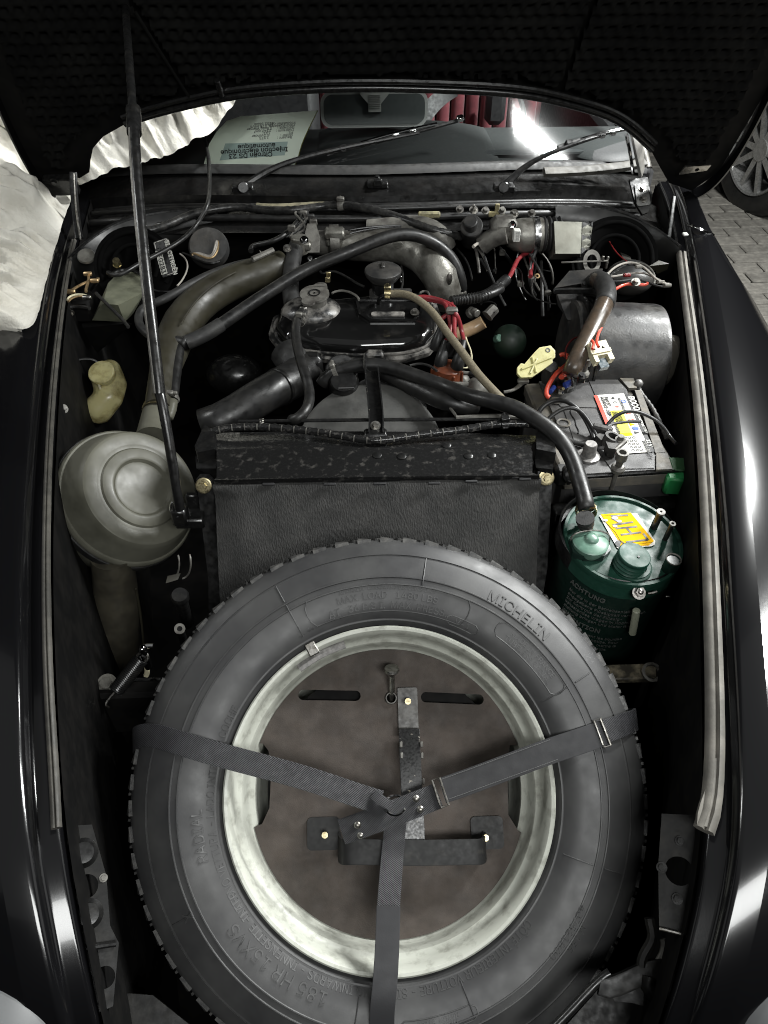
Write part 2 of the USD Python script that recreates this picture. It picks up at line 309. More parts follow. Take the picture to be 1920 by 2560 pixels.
def glassmat(name, tint=(.93, .96, .95)):
    return usdkit.material(stage, '/World/Looks/' + name, {'f': ('fresnel', {'IOR': 1.5}), 't': ('transparent_bsdf', {'color': tint}), 'g': ('glossy_bsdf', {'color': (1, 1, 1), 'roughness': .02}), 'g2': ('glossy_bsdf', {'color': (1, 1, 1), 'roughness': .07}), 'mg': ('mix_closure', {'fac': .2}), 'm': ('mix_closure', {})},
                            [('f.fac', 'm.fac'), ('t.BSDF', 'm.closure1'), ('g.BSDF', 'mg.closure1'), ('g2.BSDF', 'mg.closure2'), ('mg.closure', 'm.closure2')], surface='m.closure')
screen_glass = glassmat('windscreen_glass')
# ================================================================== THE SETTING: paved floor
FLOOR_Z = 0.0
ground = thing('ground', 'grey block paving of the garage floor', 'paving', (0, 1, 0), kind='structure')
part(ground, 'sand_bed', box((0, 1.2, -.03), (9, 8, .04), b=.002), sand, smooth=False)
c0 = P(1800, 640, z=0.0)
dirx = nz(A([1, .03, 0])); diry = nz(A([-dirx[1], dirx[0], 0])); k = 0
for i in range(-9, 10):
    for j in range(-13, 14):
        q = c0 + dirx * (i * .206 + (.103 if j % 2 else 0)) + diry * j * .103
        r = q - CAM; dd = r.dot(fw)
        u_, v_ = r.dot(rt) / dd * FPX + CX, -r.dot(up) / dd * FPX + CY
        if 1580 < u_ < 2080 and 250 < v_ < 980:
            part(ground, 'paving_stone', box(q + A([0, 0, .012 + .003 * rng.random()]), (.198, .095, .045), [dirx, diry, (0, 0, 1)], .005), paver if rng.random() < .6 else paver2, smooth=False)

# ================================================================== THE CAR BODY
car = thing('black_car', 'glossy black classic car with its bonnet raised over the engine bay', 'car', (0, .6, 0))
SL = [(-.70, 1.55, .91)] + [tuple(D(*p)) for p in [(175, 470, .905), (140, 620, .895), (112, 900, .885), (99, 1200, .87), (105, 1500, .85), (126, 1800, .81), (160, 2000, .765), (205, 2212, .70), (240, 2330, .62)]]
SR = [tuple(D(*p)) for p in [(1395, 2330, .62), (1440, 2212, .70), (1500, 2000, .765), (1533, 1780, .81), (1530, 1400, .85), (1520, 1100, .87), (1497, 800, .885), (1466, 540, .895)]] + [(.745, 1.42, .905), (.76, 1.55, .91)]
FS = [(-.002, -.03), (-.003, -.012), (.004, -.004), (.018, -.004), (.024, .004), (.027, .013), (.034, .018), (.06, .021)]
FO = [(.0, .021), (.15, .019), (.35, .004), (.55, -.03), (.72, -.075), (.86, -.15), (.95, -.26), (1.0, -.42), (1.0, -.62)]      # outer skin, fraction of the width
def fender(pts):
    c = spline(pts, .025); G = []
    for p in c:
        s_ = np.sign(p[0]); wd = max(.02, .80 + .075 * min(1., max(0., (1.40 - p[1]) / .4)) - abs(p[0]) - .06 - .25 * max(0, .15 - p[1]) ** 1.2); k_ = min(1, wd / .35 + .25)
        row = [(p[0] + s_ * a, p[1], p[2] + b) for a, b in FS] + [(p[0] + s_ * (.06 + wd * a), p[1], p[2] + (b if a < .8 else b)) for a, b in FO]
        row += [(x - s_ * .012, y, z - .008) for x, y, z in row[:6:-1]] + [(p[0] + s_ * .004, p[1], p[2] - .012), (p[0] + s_ * .004, p[1], p[2] - .03)]
        G.append(row)
    return fixn(grid_mesh(A(G), True, True))
fl = part(car, 'fender', fender(SL), black_paint, smooth=50, label='left front fender with a white cloth lying on its rear end')
fr = part(car, 'fender', fender(SR), black_paint, smooth=50, label='right front fender with a chrome trim at its rear end')
def seal(paths, mt, name, label, w1=.008):
    s2 = A([(-.011, 0), (-.008, .008), (-.003, .009), (0.0, .004), (.003, .009), (.008, .008), (.011, 0), (.006, -.004), (-.006, -.004)]) * w1 / .008
    return part(car, name, sweep(paths, s2, step=.02), mt, smooth=60, label=label)
seal([tuple(D(*p)) for p in [(160, 520, .91), (137, 640, .9), (110, 900, .892), (100, 1200, .878), (104, 1450, .862), (112, 1600, .845), (122, 1790, .822)]], seal_dark, 'rubber_seal', 'thin dark rubber strip along the left fender edge', .0042)
seal([tuple(D(*p)) for p in [(1520, 1795, .822), (1541, 1690, .835), (1541, 1400, .862), (1529, 1100, .878), (1510, 850, .89), (1490, 690, .896), (1472, 550, .902)]], seal_grey, 'rubber_seal', 'pale grey two-lobed rubber strip along the right fender edge')
# free lower end of the right strip bends inwards
part(car, 'rubber_seal', ribbon([D(*p) for p in [(1541, 1640, .842), (1537, 1700, .836), (1522, 1745, .831), (1516, 1785, .826)]], (0, -.3, .95), .012, .006), seal_grey)
# inner walls, bay floor
def wall(pts, z0, z1, inset, n=24):
    c = spline(pts, .04); low = c.copy(); low[:, 2] = z1; low[:, 0] *= (1 - inset); hi = c.copy(); hi[:, 2] += z0
    return grid_mesh(np.stack([hi, hi * .5 + low * .5, low], 1))
part(car, 'inner_wing', wall([A(p) + (.007, 0, 0) for p in SL], -.010, .25, .06), inner_black)
part(car, 'inner_wing', wall([A(p) - (.007, 0, 0) for p in SR], -.010, .25, .06), inner_black)
part(car, 'bay_floor', box((0, .55, .24), (1.5, 2.1, .02)), inner_black)
part(car, 'front_panel', quadplate([(-.34, -.36, .66), (.34, -.36, .66), (.34, -.33, .25), (-.34, -.33, .25)], .01), inner_black)
# bulkhead: lip, wall and cowl
LIP = [D(*p) for p in [(147, 562, .905), (200, 515, .915), (262, 480, .925), (340, 460, .932), (480, 450, .935), (700, 446, .937), (1000, 446, .937), (1250, 448, .935), (1340, 460, .930), (1412, 494, .915), (1468, 534, .905)]]
c = spline(LIP, .03); back = c + A([0, .10, -.02]); low = c + A([0, .03, -.10]); low2 = c + A([0, .12, -.20]); low3 = low2 * 1; low3[:, 2] = .26; low3[:, 1] += .02
part(car, 'bulkhead', grid_mesh(np.stack([low3, low2, low, c + A([0, .004, -.006]), c, c + A([0, .012, .004]), back], 1)), inner_black, smooth=50)
part(car, 'bulkhead_lip', tube(LIP, .005, 8), black_steel)
Yc = lambda x, yc=1.42, k=.34: yc + k * x * x
cow = []
for x in np.linspace(-.74, .74, 41):
    y = Yc(x); zz = .975 - .07 * abs(x / .74) ** 3
    cow.append([(x, y - .21 - .1 * x * x, zz - .055), (x, y - .17, zz - .05), (x, y - .13, zz - .035), (x, y - .09, zz - .042), (x, y - .085, zz - .02), (x, y - .03, zz - .004), (x, y + .02, zz + .002)])
part(car, 'cowl', grid_mesh(A(cow)), black_paint_worn, smooth=35)
for dy, dz, r, mt, lab in ((.165, .040, .008, rubber, None), (.135, .030, .006, rubber, None), (.105, .036, .0075, rubber, None)):
    part(car, 'cowl_seal', tube([(x, Yc(x) - dy - .06 * x * x, .975 - .07 * abs(x / .74) ** 3 - dz) for x in np.linspace(-.66, .66, 19)], r, 10), mt)
part(car, 'screen_rubber', sweep([(x, Yc(x) + .005, .98 - .07 * abs(x / .74) ** 3) for x in np.linspace(.73, -.73, 25)], [(-.018, 0), (-.012, .012), (.0, .016), (.012, .012), (.016, 0), (0, -.006)], step=.03), rubber_soft, smooth=60)
nut = D(815, 401, .965); part(car, 'cowl_latch', cat(box(nut + A([0, 0, .004]), (.05, .03, .014)), box(nut + A([0, -.015, .012]), (.022, .012, .018)), hexbolt(nut + A([0, -.004, .018]), (0, -.3, 1), .005)), black_steel)
# windscreen: curved glass
SLY, SLZ = .80, .60
def glass_pt(x, s): return A([x * (1 - .12 * s / .6), Yc(x) + .01 + SLY * s * (1 - .15 * s), .985 - .07 * abs(x / .74) ** 3 + SLZ * s])
gl = grid_mesh(A([[glass_pt(x, s) for s in np.linspace(0, .62, 12)] for x in np.linspace(-.715, .735, 40)]))
ws = part(car, 'windscreen', gl, screen_glass, smooth=True)
GP = (A([0, 1.45, .985]), nz(A([0, -SLZ, SLY])))
for sx in (-1, 1):
    xs = -.72 if sx < 0 else .74
    part(car, 'screen_pillar', tube([glass_pt(xs, s) + A([sx * .008, 0, 0]) for s in (0, .2, .4, .62)], .012, 10), alloy_dull if sx > 0 else black_steel)
pr = [D(*p) for p in [(1372, 288, 1.06), (1380, 330, 1.02), (1386, 372, .965)]]
part(car, 'pillar_trim', ribbon(pr, (.3, -.8, .5), .022, .008), mat('pillar_grey', (.16, .155, .145), .4, c2=(.24, .23, .21), ns=40), label='worn grey windscreen pillar at the right')
part(car, 'pillar_trim', tube([q + A([-.022, -.004, 0]) for q in pr], .004, 8), chrome)
part(car, 'screen_ledge', ribbon([D(*p) for p in [(1175, 372, .978), (1290, 366, .972), (1392, 352, .968)]], (0, -.5, .86), .02, .012), seal_dark)
# scuttle plate with two screws on the right
pc = D(1384, 425, .93); su, sv, sn = nz(A([.16, .10, -.9])), None, None
pu = nz(A([1., .25, 0])); pv = nz(D(1380, 395, .95) - D(1388, 462, .905)); 
part(car, 'hinge_plate', ext(sg.Polygon([(-.028, .05), (.022, .05), (.024, -.02), (.012, -.05), (-.004, -.055), (-.02, -.02)]), pc, pu, pv, .006), splash_grey)
part(car, 'hinge_plate', ext(rrect(.036, .066, .006), pc + np.cross(pu, pv) * .007, pu, pv, .003), mat('hinge_plate_grey', (.05, .049, .047), .55, c2=(.09, .088, .084), ns=60))
for k in (.016, -.016): part(car, 'hinge_screw', hexbolt(pc + np.cross(pu, pv) * .010 + pv * k, np.cross(pu, pv), .0065, .005), zinc)
# ---- wipers
def on_glass(x, y, off=.01): return Q('d', x, y, pl=(GP[0] + GP[1] * off, GP[1]))
def wiper(arm, blade, mt, lab):
    w = part(car, 'wiper', tube([on_glass(x, y, o) for x, y, o in arm], [.010, .006, .0045, .004], 8), black_steel, label=lab)
    part(w, 'wiper_pivot', cat(cyl(on_glass(*arm[0][:2], -.01), on_glass(*arm[0][:2], .03), .013), box(on_glass(*arm[0][:2], .012), (.05, .03, .016))), black_steel)
    b = [on_glass(x, y, .022) for x, y in blade]
    part(w, 'wiper_blade', ribbon(b, GP[1], .007, .006), rubber)
    part(w, 'blade_holder', ribbon([b[0] * .75 + b[-1] * .25 + GP[1] * .009, (b[0] + b[-1]) / 2 + GP[1] * .013, b[0] * .2 + b[-1] * .8 + GP[1] * .008], GP[1], .006, .003), mt)
    for t in (.12, .5, .62, .97):
        part(w, 'blade_clip', box(b[0] * (1 - t) + b[-1] * t + GP[1] * .006, (.016, .014, .012), [nz(b[-1] - b[0]), np.cross(GP[1], nz(b[-1] - b[0])), GP[1]], .002), chrome if t > .4 else black_steel)
wiper([(525, 405, .0), (575, 372, .012), (640, 345, .025), (905, 287, .03)], [(705, 333), (860, 295), (1002, 257)], chrome, 'left wiper with its blade running across the middle of the screen')
wiper([(1088, 405, 0.), (1125, 368, .012), (1165, 342, .025), (1300, 292, .03)], [(1205, 318), (1310, 287), (1392, 272)], chrome, 'right wiper with a bright blade holder')
# ---- bonnet
TH = math.radians(62); HO = A([0, 1.40, .965]); HU = A([0, -math.cos(TH), math.sin(TH)]); HX = A([1., 0, 0]); HN = np.cross(HU, HX)   # HN: outer side (back/up)
if HN[1] < 0: HN = -HN
def hood_uv(x, y):
    p = Q('d', x, y, pl=(HO, HN)) - HO; return (p[0], p.dot(HU))
low_edge = [hood_uv(*p) for p in [(113, 421), (138, 412), (150, 380), (172, 385), (193, 372), (195, 348), (201, 320), (223, 295), (274, 266), (345, 243), (430, 222), (515, 206), (620, 196), (720, 191), (830, 190), (980, 194), (1130, 205), (1230, 226), (1310, 251), (1360, 281), (1404, 321), (1425, 360), (1445, 395), (1494, 412)]]
lft, rgt = hood_uv(0, 215), hood_uv(1659, 190)
l2, r2 = (-.42, 1.28), (.46, 1.28)
outline = low_edge + [hood_uv(1552, 371), rgt, (rgt[0] - .03, .55), r2, (.3, 1.34), (-.28, 1.34), l2, (lft[0] + .03, .55), lft, hood_uv(60, 340)]
HP = sg.Polygon(outline).buffer(0)
bon = part(car, 'bonnet', ext(HP, HO, HX, HU, -.012 if np.dot(np.cross(HX, HU), HN) < 0 else .012), inner_black, smooth=30, label='raised black bonnet with foam lined underside')
def huv(u, v, o=0.): return HO + HX * u + HU * v - HN * o      # o: towards the engine side
lip = [huv(u, v + .010, .012) for u, v in low_edge[8:21]]
part(bon, 'bonnet_lip', tube(lip, .008, 10), black_steel)
part(bon, 'bonnet_lip', tube([huv(u, v + .03, .016) for u, v in low_edge[8:21]], .006, 8), black_steel)
def edge_flange(pts): return ribbon([huv(u, v, .012) for u, v in pts], HX, .03, .004)
part(bon, 'bonnet_flange', edge_flange([hood_uv(113, 421), hood_uv(60, 340), lft, (lft[0] + .03, .55)]), black_paint)
part(bon, 'bonnet_flange', edge_flange([hood_uv(1494, 412), hood_uv(1552, 371), rgt, (rgt[0] - .03, .55)]), black_paint)
fo = HP.buffer(-.045)
ragged = np.asarray(fo.exterior.coords); 
def foam_panel(u0, u1, slope, seed, slope1=None):
    slope1 = slope if slope1 is None else slope1
    """egg crate foam: staggered hollows, cut to the panel's outline with a ragged edge"""
    st = .0042; us = np.arange(-.82, .84, st); vs = np.arange(0, .62, st)
    U, V = np.meshgrid(us, vs, indexing='ij')
    a, b = (U + .006 * (meshkit.noise(np.stack([U * 9, V * 9, U * 0 + seed], -1)) - .5)) / .0265, (V + .008 * (meshkit.noise(np.stack([U * 8, V * 8, U * 0 + 30 + seed], -1)) - .5)) / .0235
    row = np.round(b); ax = a - .5 * (row % 2); dx = (ax - np.round(ax)) * .0255; dv = (b - row) * .0225
    h = -.011 * np.exp(-((dx / .0068) ** 4 + (dv / .0056) ** 4)) + .002 * np.cos(2 * np.pi * a) * np.cos(2 * np.pi * b)
    nn = meshkit.fbm(np.stack([U * 40, V * 40, np.full_like(U, seed)], -1), 3)
    h = h + .004 * (nn - .5)
    inset = shapely.contains_xy(fo.buffer(-.004), U + .012 * (meshkit.noise(np.stack([U * 90, V * 90, U * 0 + seed], -1)) - .5), V + .022 * (meshkit.noise(np.stack([U * 90, V * 90, U * 0 + 9], -1)) - .5))
    ok = inset & (U + slope * V > u0 + .003) & (U + slope1 * V < u1 - .003)
    G = HO + HX * U[..., None] + HU * V[..., None] - HN * (.022 + h)[..., None]
    idx = np.arange(U.size).reshape(U.shape); keep = ok[:-1, :-1] & ok[1:, :-1] & ok[:-1, 1:] & ok[1:, 1:]
    q = np.stack([idx[:-1, :-1], idx[1:, :-1], idx[1:, 1:], idx[:-1, 1:]], -1)[keep]
    m = trimesh.Trimesh(G.reshape(-1, 3), np.vstack([q[:, [0, 1, 2]], q[:, [0, 2, 3]]]), process=False); m.remove_unreferenced_vertices(); return m
a0, a1 = hood_uv(410, 185), hood_uv(295, 0); b0, b1 = hood_uv(1214, 165), hood_uv(1275, 0)
sl = -(a1[0] - a0[0]) / (a1[1] - a0[1]); sr = -(b1[0] - b0[0]) / (b1[1] - b0[1])
part(bon, 'foam_panel', foam_panel(-2, a0[0] + sl * a0[1], sl, 1), foam, smooth=True, label='left foam panel with deep hollows')
part(bon, 'foam_panel', foam_panel(a0[0] + sl * a0[1], b0[0] + sr * b0[1], sl, 2, sr), foam, smooth=True)
part(bon, 'foam_panel', foam_panel(b0[0] + sr * b0[1], 2, sr, 3), foam, smooth=True)
part(bon, 'foam_seam', tube([huv(*a0, .03), huv(*[(p + q) / 2 for p, q in zip(a0, a1)], .031), huv(*a1, .03)], .003, 6), foam)
part(bon, 'bonnet_stay', cyl(huv(*hood_uv(480, 190), .02), huv(*hood_uv(470, 150), .028), .006), black_steel)
# hinge arms at both corners
for pts, w in (([(158, 372, 1.02), (163, 450, .955), (172, 515, .905)], .016), ([(1456, 425, .975), (1450, 470, .94), (1443, 520, .90)], .008)):
    h = part(car, 'bonnet_hinge', ribbon([D(*p) for p in pts], (.2, -.9, .4), w, .006), black_steel)
    if w > .01: part(h, 'hinge_edge', tube([D(p[0] + 4, p[1], p[2]) + A([0, -.008, 0]) for p in pts], .0022, 6), zinc)
part(car, 'bonnet_bracket', cat(box(huv(*hood_uv(135, 385), .02), (.07, .02, .05), [HX, HN, HU]), hexbolt(huv(*hood_uv(120, 370), .03), -HN, .007), box(huv(*hood_uv(105, 398), .022), (.03, .014, .03), [HX, HN, HU])), black_steel)
part(car, 'bonnet_bracket', cat(ext(sg.Polygon([(-.03, -.012), (.03, .0), (.034, .016), (-.026, .012)]).difference(sg.Point(.006, .003).buffer(.005)), huv(*hood_uv(1495, 350), .026), HX, HU, -.004)), zinc)
part(car, 'trim_clip', box(D(1402, 300, 1.05), (.022, .008, .006), b=.002), chrome)
part(car, 'fender_trim', tube([D(*p) + A([0, 0, .004]) for p in [(1484, 490, .915), (1508, 498, .92), (1540, 512, .905)]], .0035, 8), chrome)
part(car, 'fender_trim', box(D(1480, 506, .912), (.012, .012, .006)), white_print)
# ---- interior behind the glass
dash = []
for x in np.linspace(-.72, .74, 40):
    dash.append([(x, Yc(x) + .012, .93 - .06 * abs(x / .74) ** 3), (x, Yc(x) + .02, .955 - .06 * abs(x / .74) ** 3), (x, Yc(x) + .06, .960 - .05 * abs(x / .74) ** 3), (x, 1.62 + .12 * x * x, .962 - .03 * abs(x / .74) ** 3), (x, 1.84, .958), (x, 1.89, .945), (x, 1.90, .80)])
db = part(car, 'dashboard', grid_mesh(A(dash)), dash_grey, smooth=50)
part(db, 'demister_vent', ext(sg.Polygon([(-.16, 0), (-.145, .012), (.14, .014), (.16, 0), (.14, -.012), (-.145, -.012)]), D(1130, 331, .966), A([1., 0, 0]), A([0, 1., 0]), .005), mat('vent_plastic', (.05, .053, .055), .5))
part(db, 'dash_pad', lathe([(0, .018), (.075, .016), (.095, .006), (.1, 0)], D(1300, 322, .958), (0, 0, 1), 40), dash_grey)
hump = []
for x in np.linspace(-.12, .34, 30):
    t = (x + .12) / .46; w_ = math.sin(math.pi * t) ** .5
    hump.append([(x, 1.50, .961), (x, 1.56 - .03 * w_, .962 + .012 * w_), (x, 1.66, .964 + .03 * w_), (x, 1.80, .962 + .03 * w_), (x, 1.86, .955)])
part(db, 'instrument_hood', grid_mesh(A(hump)), dash_grey, smooth=60)
part(car, 'steering_wheel', lathe([(.175, 0), (.18, .008), (.187, .008), (.19, 0), (.183, -.008), (.175, 0)], (.30, 1.99, .93), (.0, -.8, .6), 60), interior_dark)
seat = part(car, 'seat', cat(box((0.02, 2.66, .72), (1.3, .10, .62), b=.03), box((0, 2.4, .42), (1.3, .5, .14), b=.03)), velvet, label='dark red pleated seat back behind the windscreen')
for k in range(24):
    x = .02 - .62 + k * .053; part(seat, 'pleat', tube([(x, 2.60, .42), (x, 2.595, .7), (x, 2.60, 1.02)], .024, 10, step=.05), velvet)
hs = D(1070, 225, y=2.5); part(seat, 'headrest', box(hs, (.07, .06, .13), b=.025), interior_dark)
part(car, 'seat', cat(box((-.42, 2.45, .75), (.55, .12, .62), b=.04), box((-.42, 2.3, .45), (.55, .5, .14), b=.04)), interior_dark)
part(car, 'seat_belt', ribbon([D(905, 290, y=2.2), D(925, 240, y=2.25), D(960, 205, y=2.3), D(985, 190, y=2.35)], (0, -1, .2), .05, .002), interior_dark)
part(car, 'cabin_floor', box((0, 2.6, .2), (1.5, 2.2, .03)), interior_dark)
part(car, 'cabin_back', box((0, 3.2, .6), (1.5, .04, 1.0)), interior_dark)
for sx in (-1, 1): part(car, 'door', box((sx * .74, 2.35, .55), (.05, 1.5, .75), b=.02), interior_dark)
mc = D(808, 236, y=1.67); mu, mv = nz(A([1, .03, 0])), nz(A([0, .25, 1])); mn = np.cross(mu, mv)
mir = part(car, 'rear_view_mirror', ext(rrect(.272, .082, .026), mc + mn * 0, mu, mv, .018), mat('mirror_rim', (.35, .35, .34), .35))
part(mir, 'mirror_back', ext(rrect(.256, .068, .021), mc + mn * .0185, mu, mv, .004), mirror_mat)
part(mir, 'mirror_mount', cat(ext(sg.Polygon([(-.036, .055), (.036, .055), (.036, .034), (.016, .012), (.016, -.006), (-.016, -.006), (-.016, .012), (-.036, .034)]), mc + mn * .0245, mu, mv, .010), [box(mc + mn * .036 + mv * (.004 + k * .004), (.03, .0018, .004), [mu, mv, mn], .0005) for k in range(8)]), mat('mount_grey', (.40, .40, .38), .4))
# ---- lower front: splash plates, headlight pods
def plate_px(crop, pts, z, t=.006, slope=0.0): return quadplate([Q(crop, x, y, z=z + slope * (y - pts[0][1])) for x, y in pts], t)
def sheet(crop, pts, pl, holes=(), t=.004):
    """plate cut from a plane, outline given in pixels"""
    o, n = pl; u = nz(A([1, 0, 0]) - n * n[0]); v = np.cross(n, u)
    f = lambda x, y: ((Q(crop, x, y, pl=pl) - o).dot(u), (Q(crop, x, y, pl=pl) - o).dot(v))
    g = sg.Polygon([f(*p) for p in pts])
    for hx, hy, hr in holes:
        c_ = f(hx, hy); r_ = abs(f(hx + hr, hy)[0] - c_[0]); g = g.difference(sg.Point(c_).buffer(r_))
    return ext(g, o, u, v, -t)
SPL = (D(190, 1900, .735), nz(A([.35, -.35, .9])))
part(car, 'splash_plate', sheet('m4', [(325, 1180), (480, 1172), (555, 1440), (575, 1700), (620, 1790), (590, 2120), (430, 2190), (400, 1850), (370, 1600)], SPL, [(450, 1495, 62), (545, 1970, 55)]), splash_grey, label='left splash plate with round openings beside the spare wheel')
for x, y, r in ((460, 1640, 34), (435, 1320, 26)):
    q = Q('m4', x, y, pl=SPL); part(car, 'splash_boss', lathe([(0, .008), (.011, .007), (.014, .002), (.016, 0)], q, SPL[1], 24), black_steel)
for x, y in ((540, 1450), (392, 1252), (445, 2160)): part(car, 'screw', hexbolt(Q('m4', x, y, pl=SPL), SPL[1], .003, .003), alloy_dull)
part(car, 'splash_rib', tube([Q('m4', x, y, pl=(SPL[0] + SPL[1] * .004, SPL[1])) for x, y in ((340, 1240), (362, 1500), (385, 1800), (430, 2000), (450, 2180))], .004, 8), black_steel)
part(car, 'splash_rib', tube([Q('m4', x, y, pl=(SPL[0] + SPL[1] * .004, SPL[1])) for x, y in ((385, 1835), (480, 1815), (605, 1795))], .003, 8), black_steel)
SPR = (D(1430, 2000, .735), nz(A([-.3, -.35, .9])))
part(car, 'splash_plate', sheet('m6', [(770, 1000), (1010, 1010), (1000, 1400), (960, 1700), (895, 1700), (755, 1660), (750, 1300)], SPR, [(870, 1330, 82)]), splash_grey, label='right splash plate with a large round opening')
part(car, 'splash_rib', tube([Q('m6', x, y, pl=(SPR[0] + SPR[1] * .003, SPR[1])) for x, y in ((755, 1662), (820, 1676), (895, 1698))], .0018, 8), zinc)
for x, y in ((878, 1158), (770, 1310), (860, 1490)): part(car, 'screw', hexbolt(Q('m6', x, y, pl=SPR), SPR[1], .0038, .003), black_steel)
BR = (D(1600, 2070, .67) - A([0, 0, 0]), nz(A([-.1, -.5, .85])))
part(car, 'latch_bracket', sheet('m6', [(468, 1940), (590, 1925), (640, 1890), (665, 1830), (665, 2108), (600, 2090), (500, 2080), (470, 2030)], BR, t=.01), splash_grey, label='worn grey bracket at the lower right')
part(car, 'latch_bracket', tube([Q('m6', x, y, pl=BR) for x, y in ((700, 1600), (712, 1660), (716, 1720), (680, 1790), (655, 1880))], .006, 8), splash_grey)
part(car, 'latch_bracket', tube([Q('m6', x, y, pl=BR) for x, y in ((690, 1930), (690, 2000), (730, 2040), (800, 2050))], .009, 10), splash_grey)
part(car, 'latch_bracket', tube([Q('m6', x, y, pl=BR) for x, y in ((775, 1720), (780, 1780), (745, 1855))], .004, 8), alloy_dull)
part(car, 'latch_bracket', ribbon([Q('m6', x, y, pl=BR) for x, y in ((410, 1985), (470, 2000), (700, 1905), (820, 1900))], BR[1], .02, .008), splash_grey)
part(car, 'lower_bar', tube([Q('m6', x, y, pl=(BR[0], BR[1])) for x, y in ((60, 2300), (200, 2180), (360, 2010), (470, 1915))], .005, 10), black_steel)
part(car, 'lower_panel', sheet('d', [(200, 2140), (330, 2150), (430, 2230), (430, 2400), (150, 2400)], (D(250, 2180, .58), nz(A([.1, -.4, .9])))), splash_grey)
part(car, 'lower_panel', sheet('d', [(1210, 2230), (1290, 2140), (1420, 2170), (1500, 2150), (1480, 2400), (1180, 2400)], (D(1400, 2180, .58), nz(A([-.1, -.4, .9])))), splash_grey)
head = mat('headlamp_grey', (.10, .103, .105), .42, rv=.03)
for c_, lab in ((D(1700, 2130, .66), 'right headlamp glass at the lower corner'), (D(-30, 2210, .66), 'left headlamp glass at the lower corner')):
    part(car, 'headlamp', ball(c_, .12, (.9, 1.25, .75)), head, smooth=True, label=lab)

# ================================================================== WHITE SHEET over the left fender and the screen corner
def drape(edge, out, n=60, m=40, amp=.016, seed=3):
    e = spline(edge, .012); t = np.linspace(0, 1, n); s = np.linspace(0, 1, len(e))
    e = np.stack([np.interp(t, s, e[:, k]) for k in range(3)], 1)
    o = spline(out, .02); s2 = np.linspace(0, 1, len(o)); o = np.stack([np.interp(t, s2, o[:, k]) for k in range(3)], 1)
    w = np.linspace(0, 1, m); G = e[:, None] * (1 - w)[None, :, None] + o[:, None] * w[None, :, None]
    return G
edge = [D(*p) for p in [(-60, 640, .85), (0, 690, .88), (30, 717, .905), (65, 716, .915), (84, 690, .916), (93, 650, .916), (108, 585, .92), (135, 490, .925), (152, 440, .93)]] + [A([-.70, 1.50, .94])] + \
       [on_glass(x, y, .006) for x, y in [(196, 392), (240, 380), (300, 366), (352, 352), (388, 341), (420, 322), (450, 300), (485, 262), (530, 203), (585, 140)]]
outp = [D(-220, 660, .84), D(-240, 560, .84), (-1.25, 1.1, .75), (-1.45, 1.4, 1.0), (-1.5, 1.8, 1.25), (-1.3, 2.2, 1.5), (-.9, 2.35, 1.6), (-.5, 2.3, 1.52)]
G = drape(edge, outp, 340, 180)
nn = np.cross(np.gradient(G, axis=0), np.gradient(G, axis=1)); nn /= np.linalg.norm(nn, axis=2, keepdims=True) + 1e-9
if nn[120, 60, 2] < 0: nn = -nn
wgt = (np.clip(np.linspace(0, 1, 180)[None, :] * 12 + .45 * np.clip(np.linspace(-1.2, 2, 340), 0, 1)[:, None], .10, 1) * np.clip(np.linspace(-.02, 1, 340) * 8, .02, 1)[:, None])[..., None]
fold = meshkit.fbm(G * A([5, 9, 5]) + A([3, 0, 1]), 4); ridge = 1 - np.abs(2 * meshkit.fbm(G * A([4.5, 7, 4.5]) + 11, 3) - 1)
warp = G + .05 * np.stack([meshkit.fbm(G * 4, 2), meshkit.fbm(G * 4 + 7, 2), meshkit.fbm(G * 4 + 13, 2)], -1)
str_ = np.abs(np.sin(warp[..., 1] * 17 + warp[..., 0] * 11 + 2.2 * fold)) ** 1.5
iu, iv = np.meshgrid(np.linspace(0, 1, 340), np.linspace(0, 1, 180), indexing='ij')
def fuv(a, b, o): return meshkit.fbm(np.stack([iu * a + .6 * fold, iv * b + .8 * fold, np.full_like(iu, o)], -1), 3)
long1 = 1 - np.abs(2 * fuv(20, 2.2, 1.) - 1); long2 = 1 - np.abs(2 * fuv(42, 5, 4.) - 1); wide = fuv(7, 2., 8.)
G = G + nn * wgt * ((wide - .5) * .11 + long1 ** 4 * .042 + long2 ** 5 * .016 + (fold - .5) * .02 - .004)[..., None] + nn * .004
one('white_dust_sheet', grid_mesh(G), cloth, 'crumpled white dust sheet draped over the left fender and windscreen corner', 'dust sheet', smooth=True)

# ================================================================== paper notice on the dashboard
PPL = (GP[0] - GP[1] * .030, GP[1]); pux = A([1., 0, 0]); puy = np.cross(GP[1], pux)
def pq_(x, y, o=0.): return Q('d', x, y, pl=(PPL[0] + GP[1] * o, GP[1]))
def pxy(x, y): q = pq_(x, y) - PPL[0]; return q.dot(pux), q.dot(puy)
pap = thing('paper_notice', 'pale printed notice standing upside down inside the windscreen', 'notice', pq_(437, 368))
outl = [(437, 368), (637, 358), (648, 325), (665, 282), (686, 239), (600, 246), (520, 252), (490, 262), (468, 285), (452, 312)]
part(pap, 'sheet', ext(sg.Polygon([pxy(*p) for p in outl]), PPL[0], pux, puy, .0012), paper_mat, smooth=False)
part(pap, 'sheet_edge', tube([pq_(x, y, .001) for x, y in outl[:5]], .0012, 6, step=.02), paper_dark)
part(pap, 'title_band', ext(sg.Polygon([pxy(*p) for p in [(475, 347), (615, 336), (622, 307), (487, 311)]]), PPL[0] + GP[1] * .0014, pux, puy, .0005), paper_band, smooth=False)
tl = nz(pq_(480, 340) - pq_(610, 333)); td = nz(np.cross(GP[1], tl))
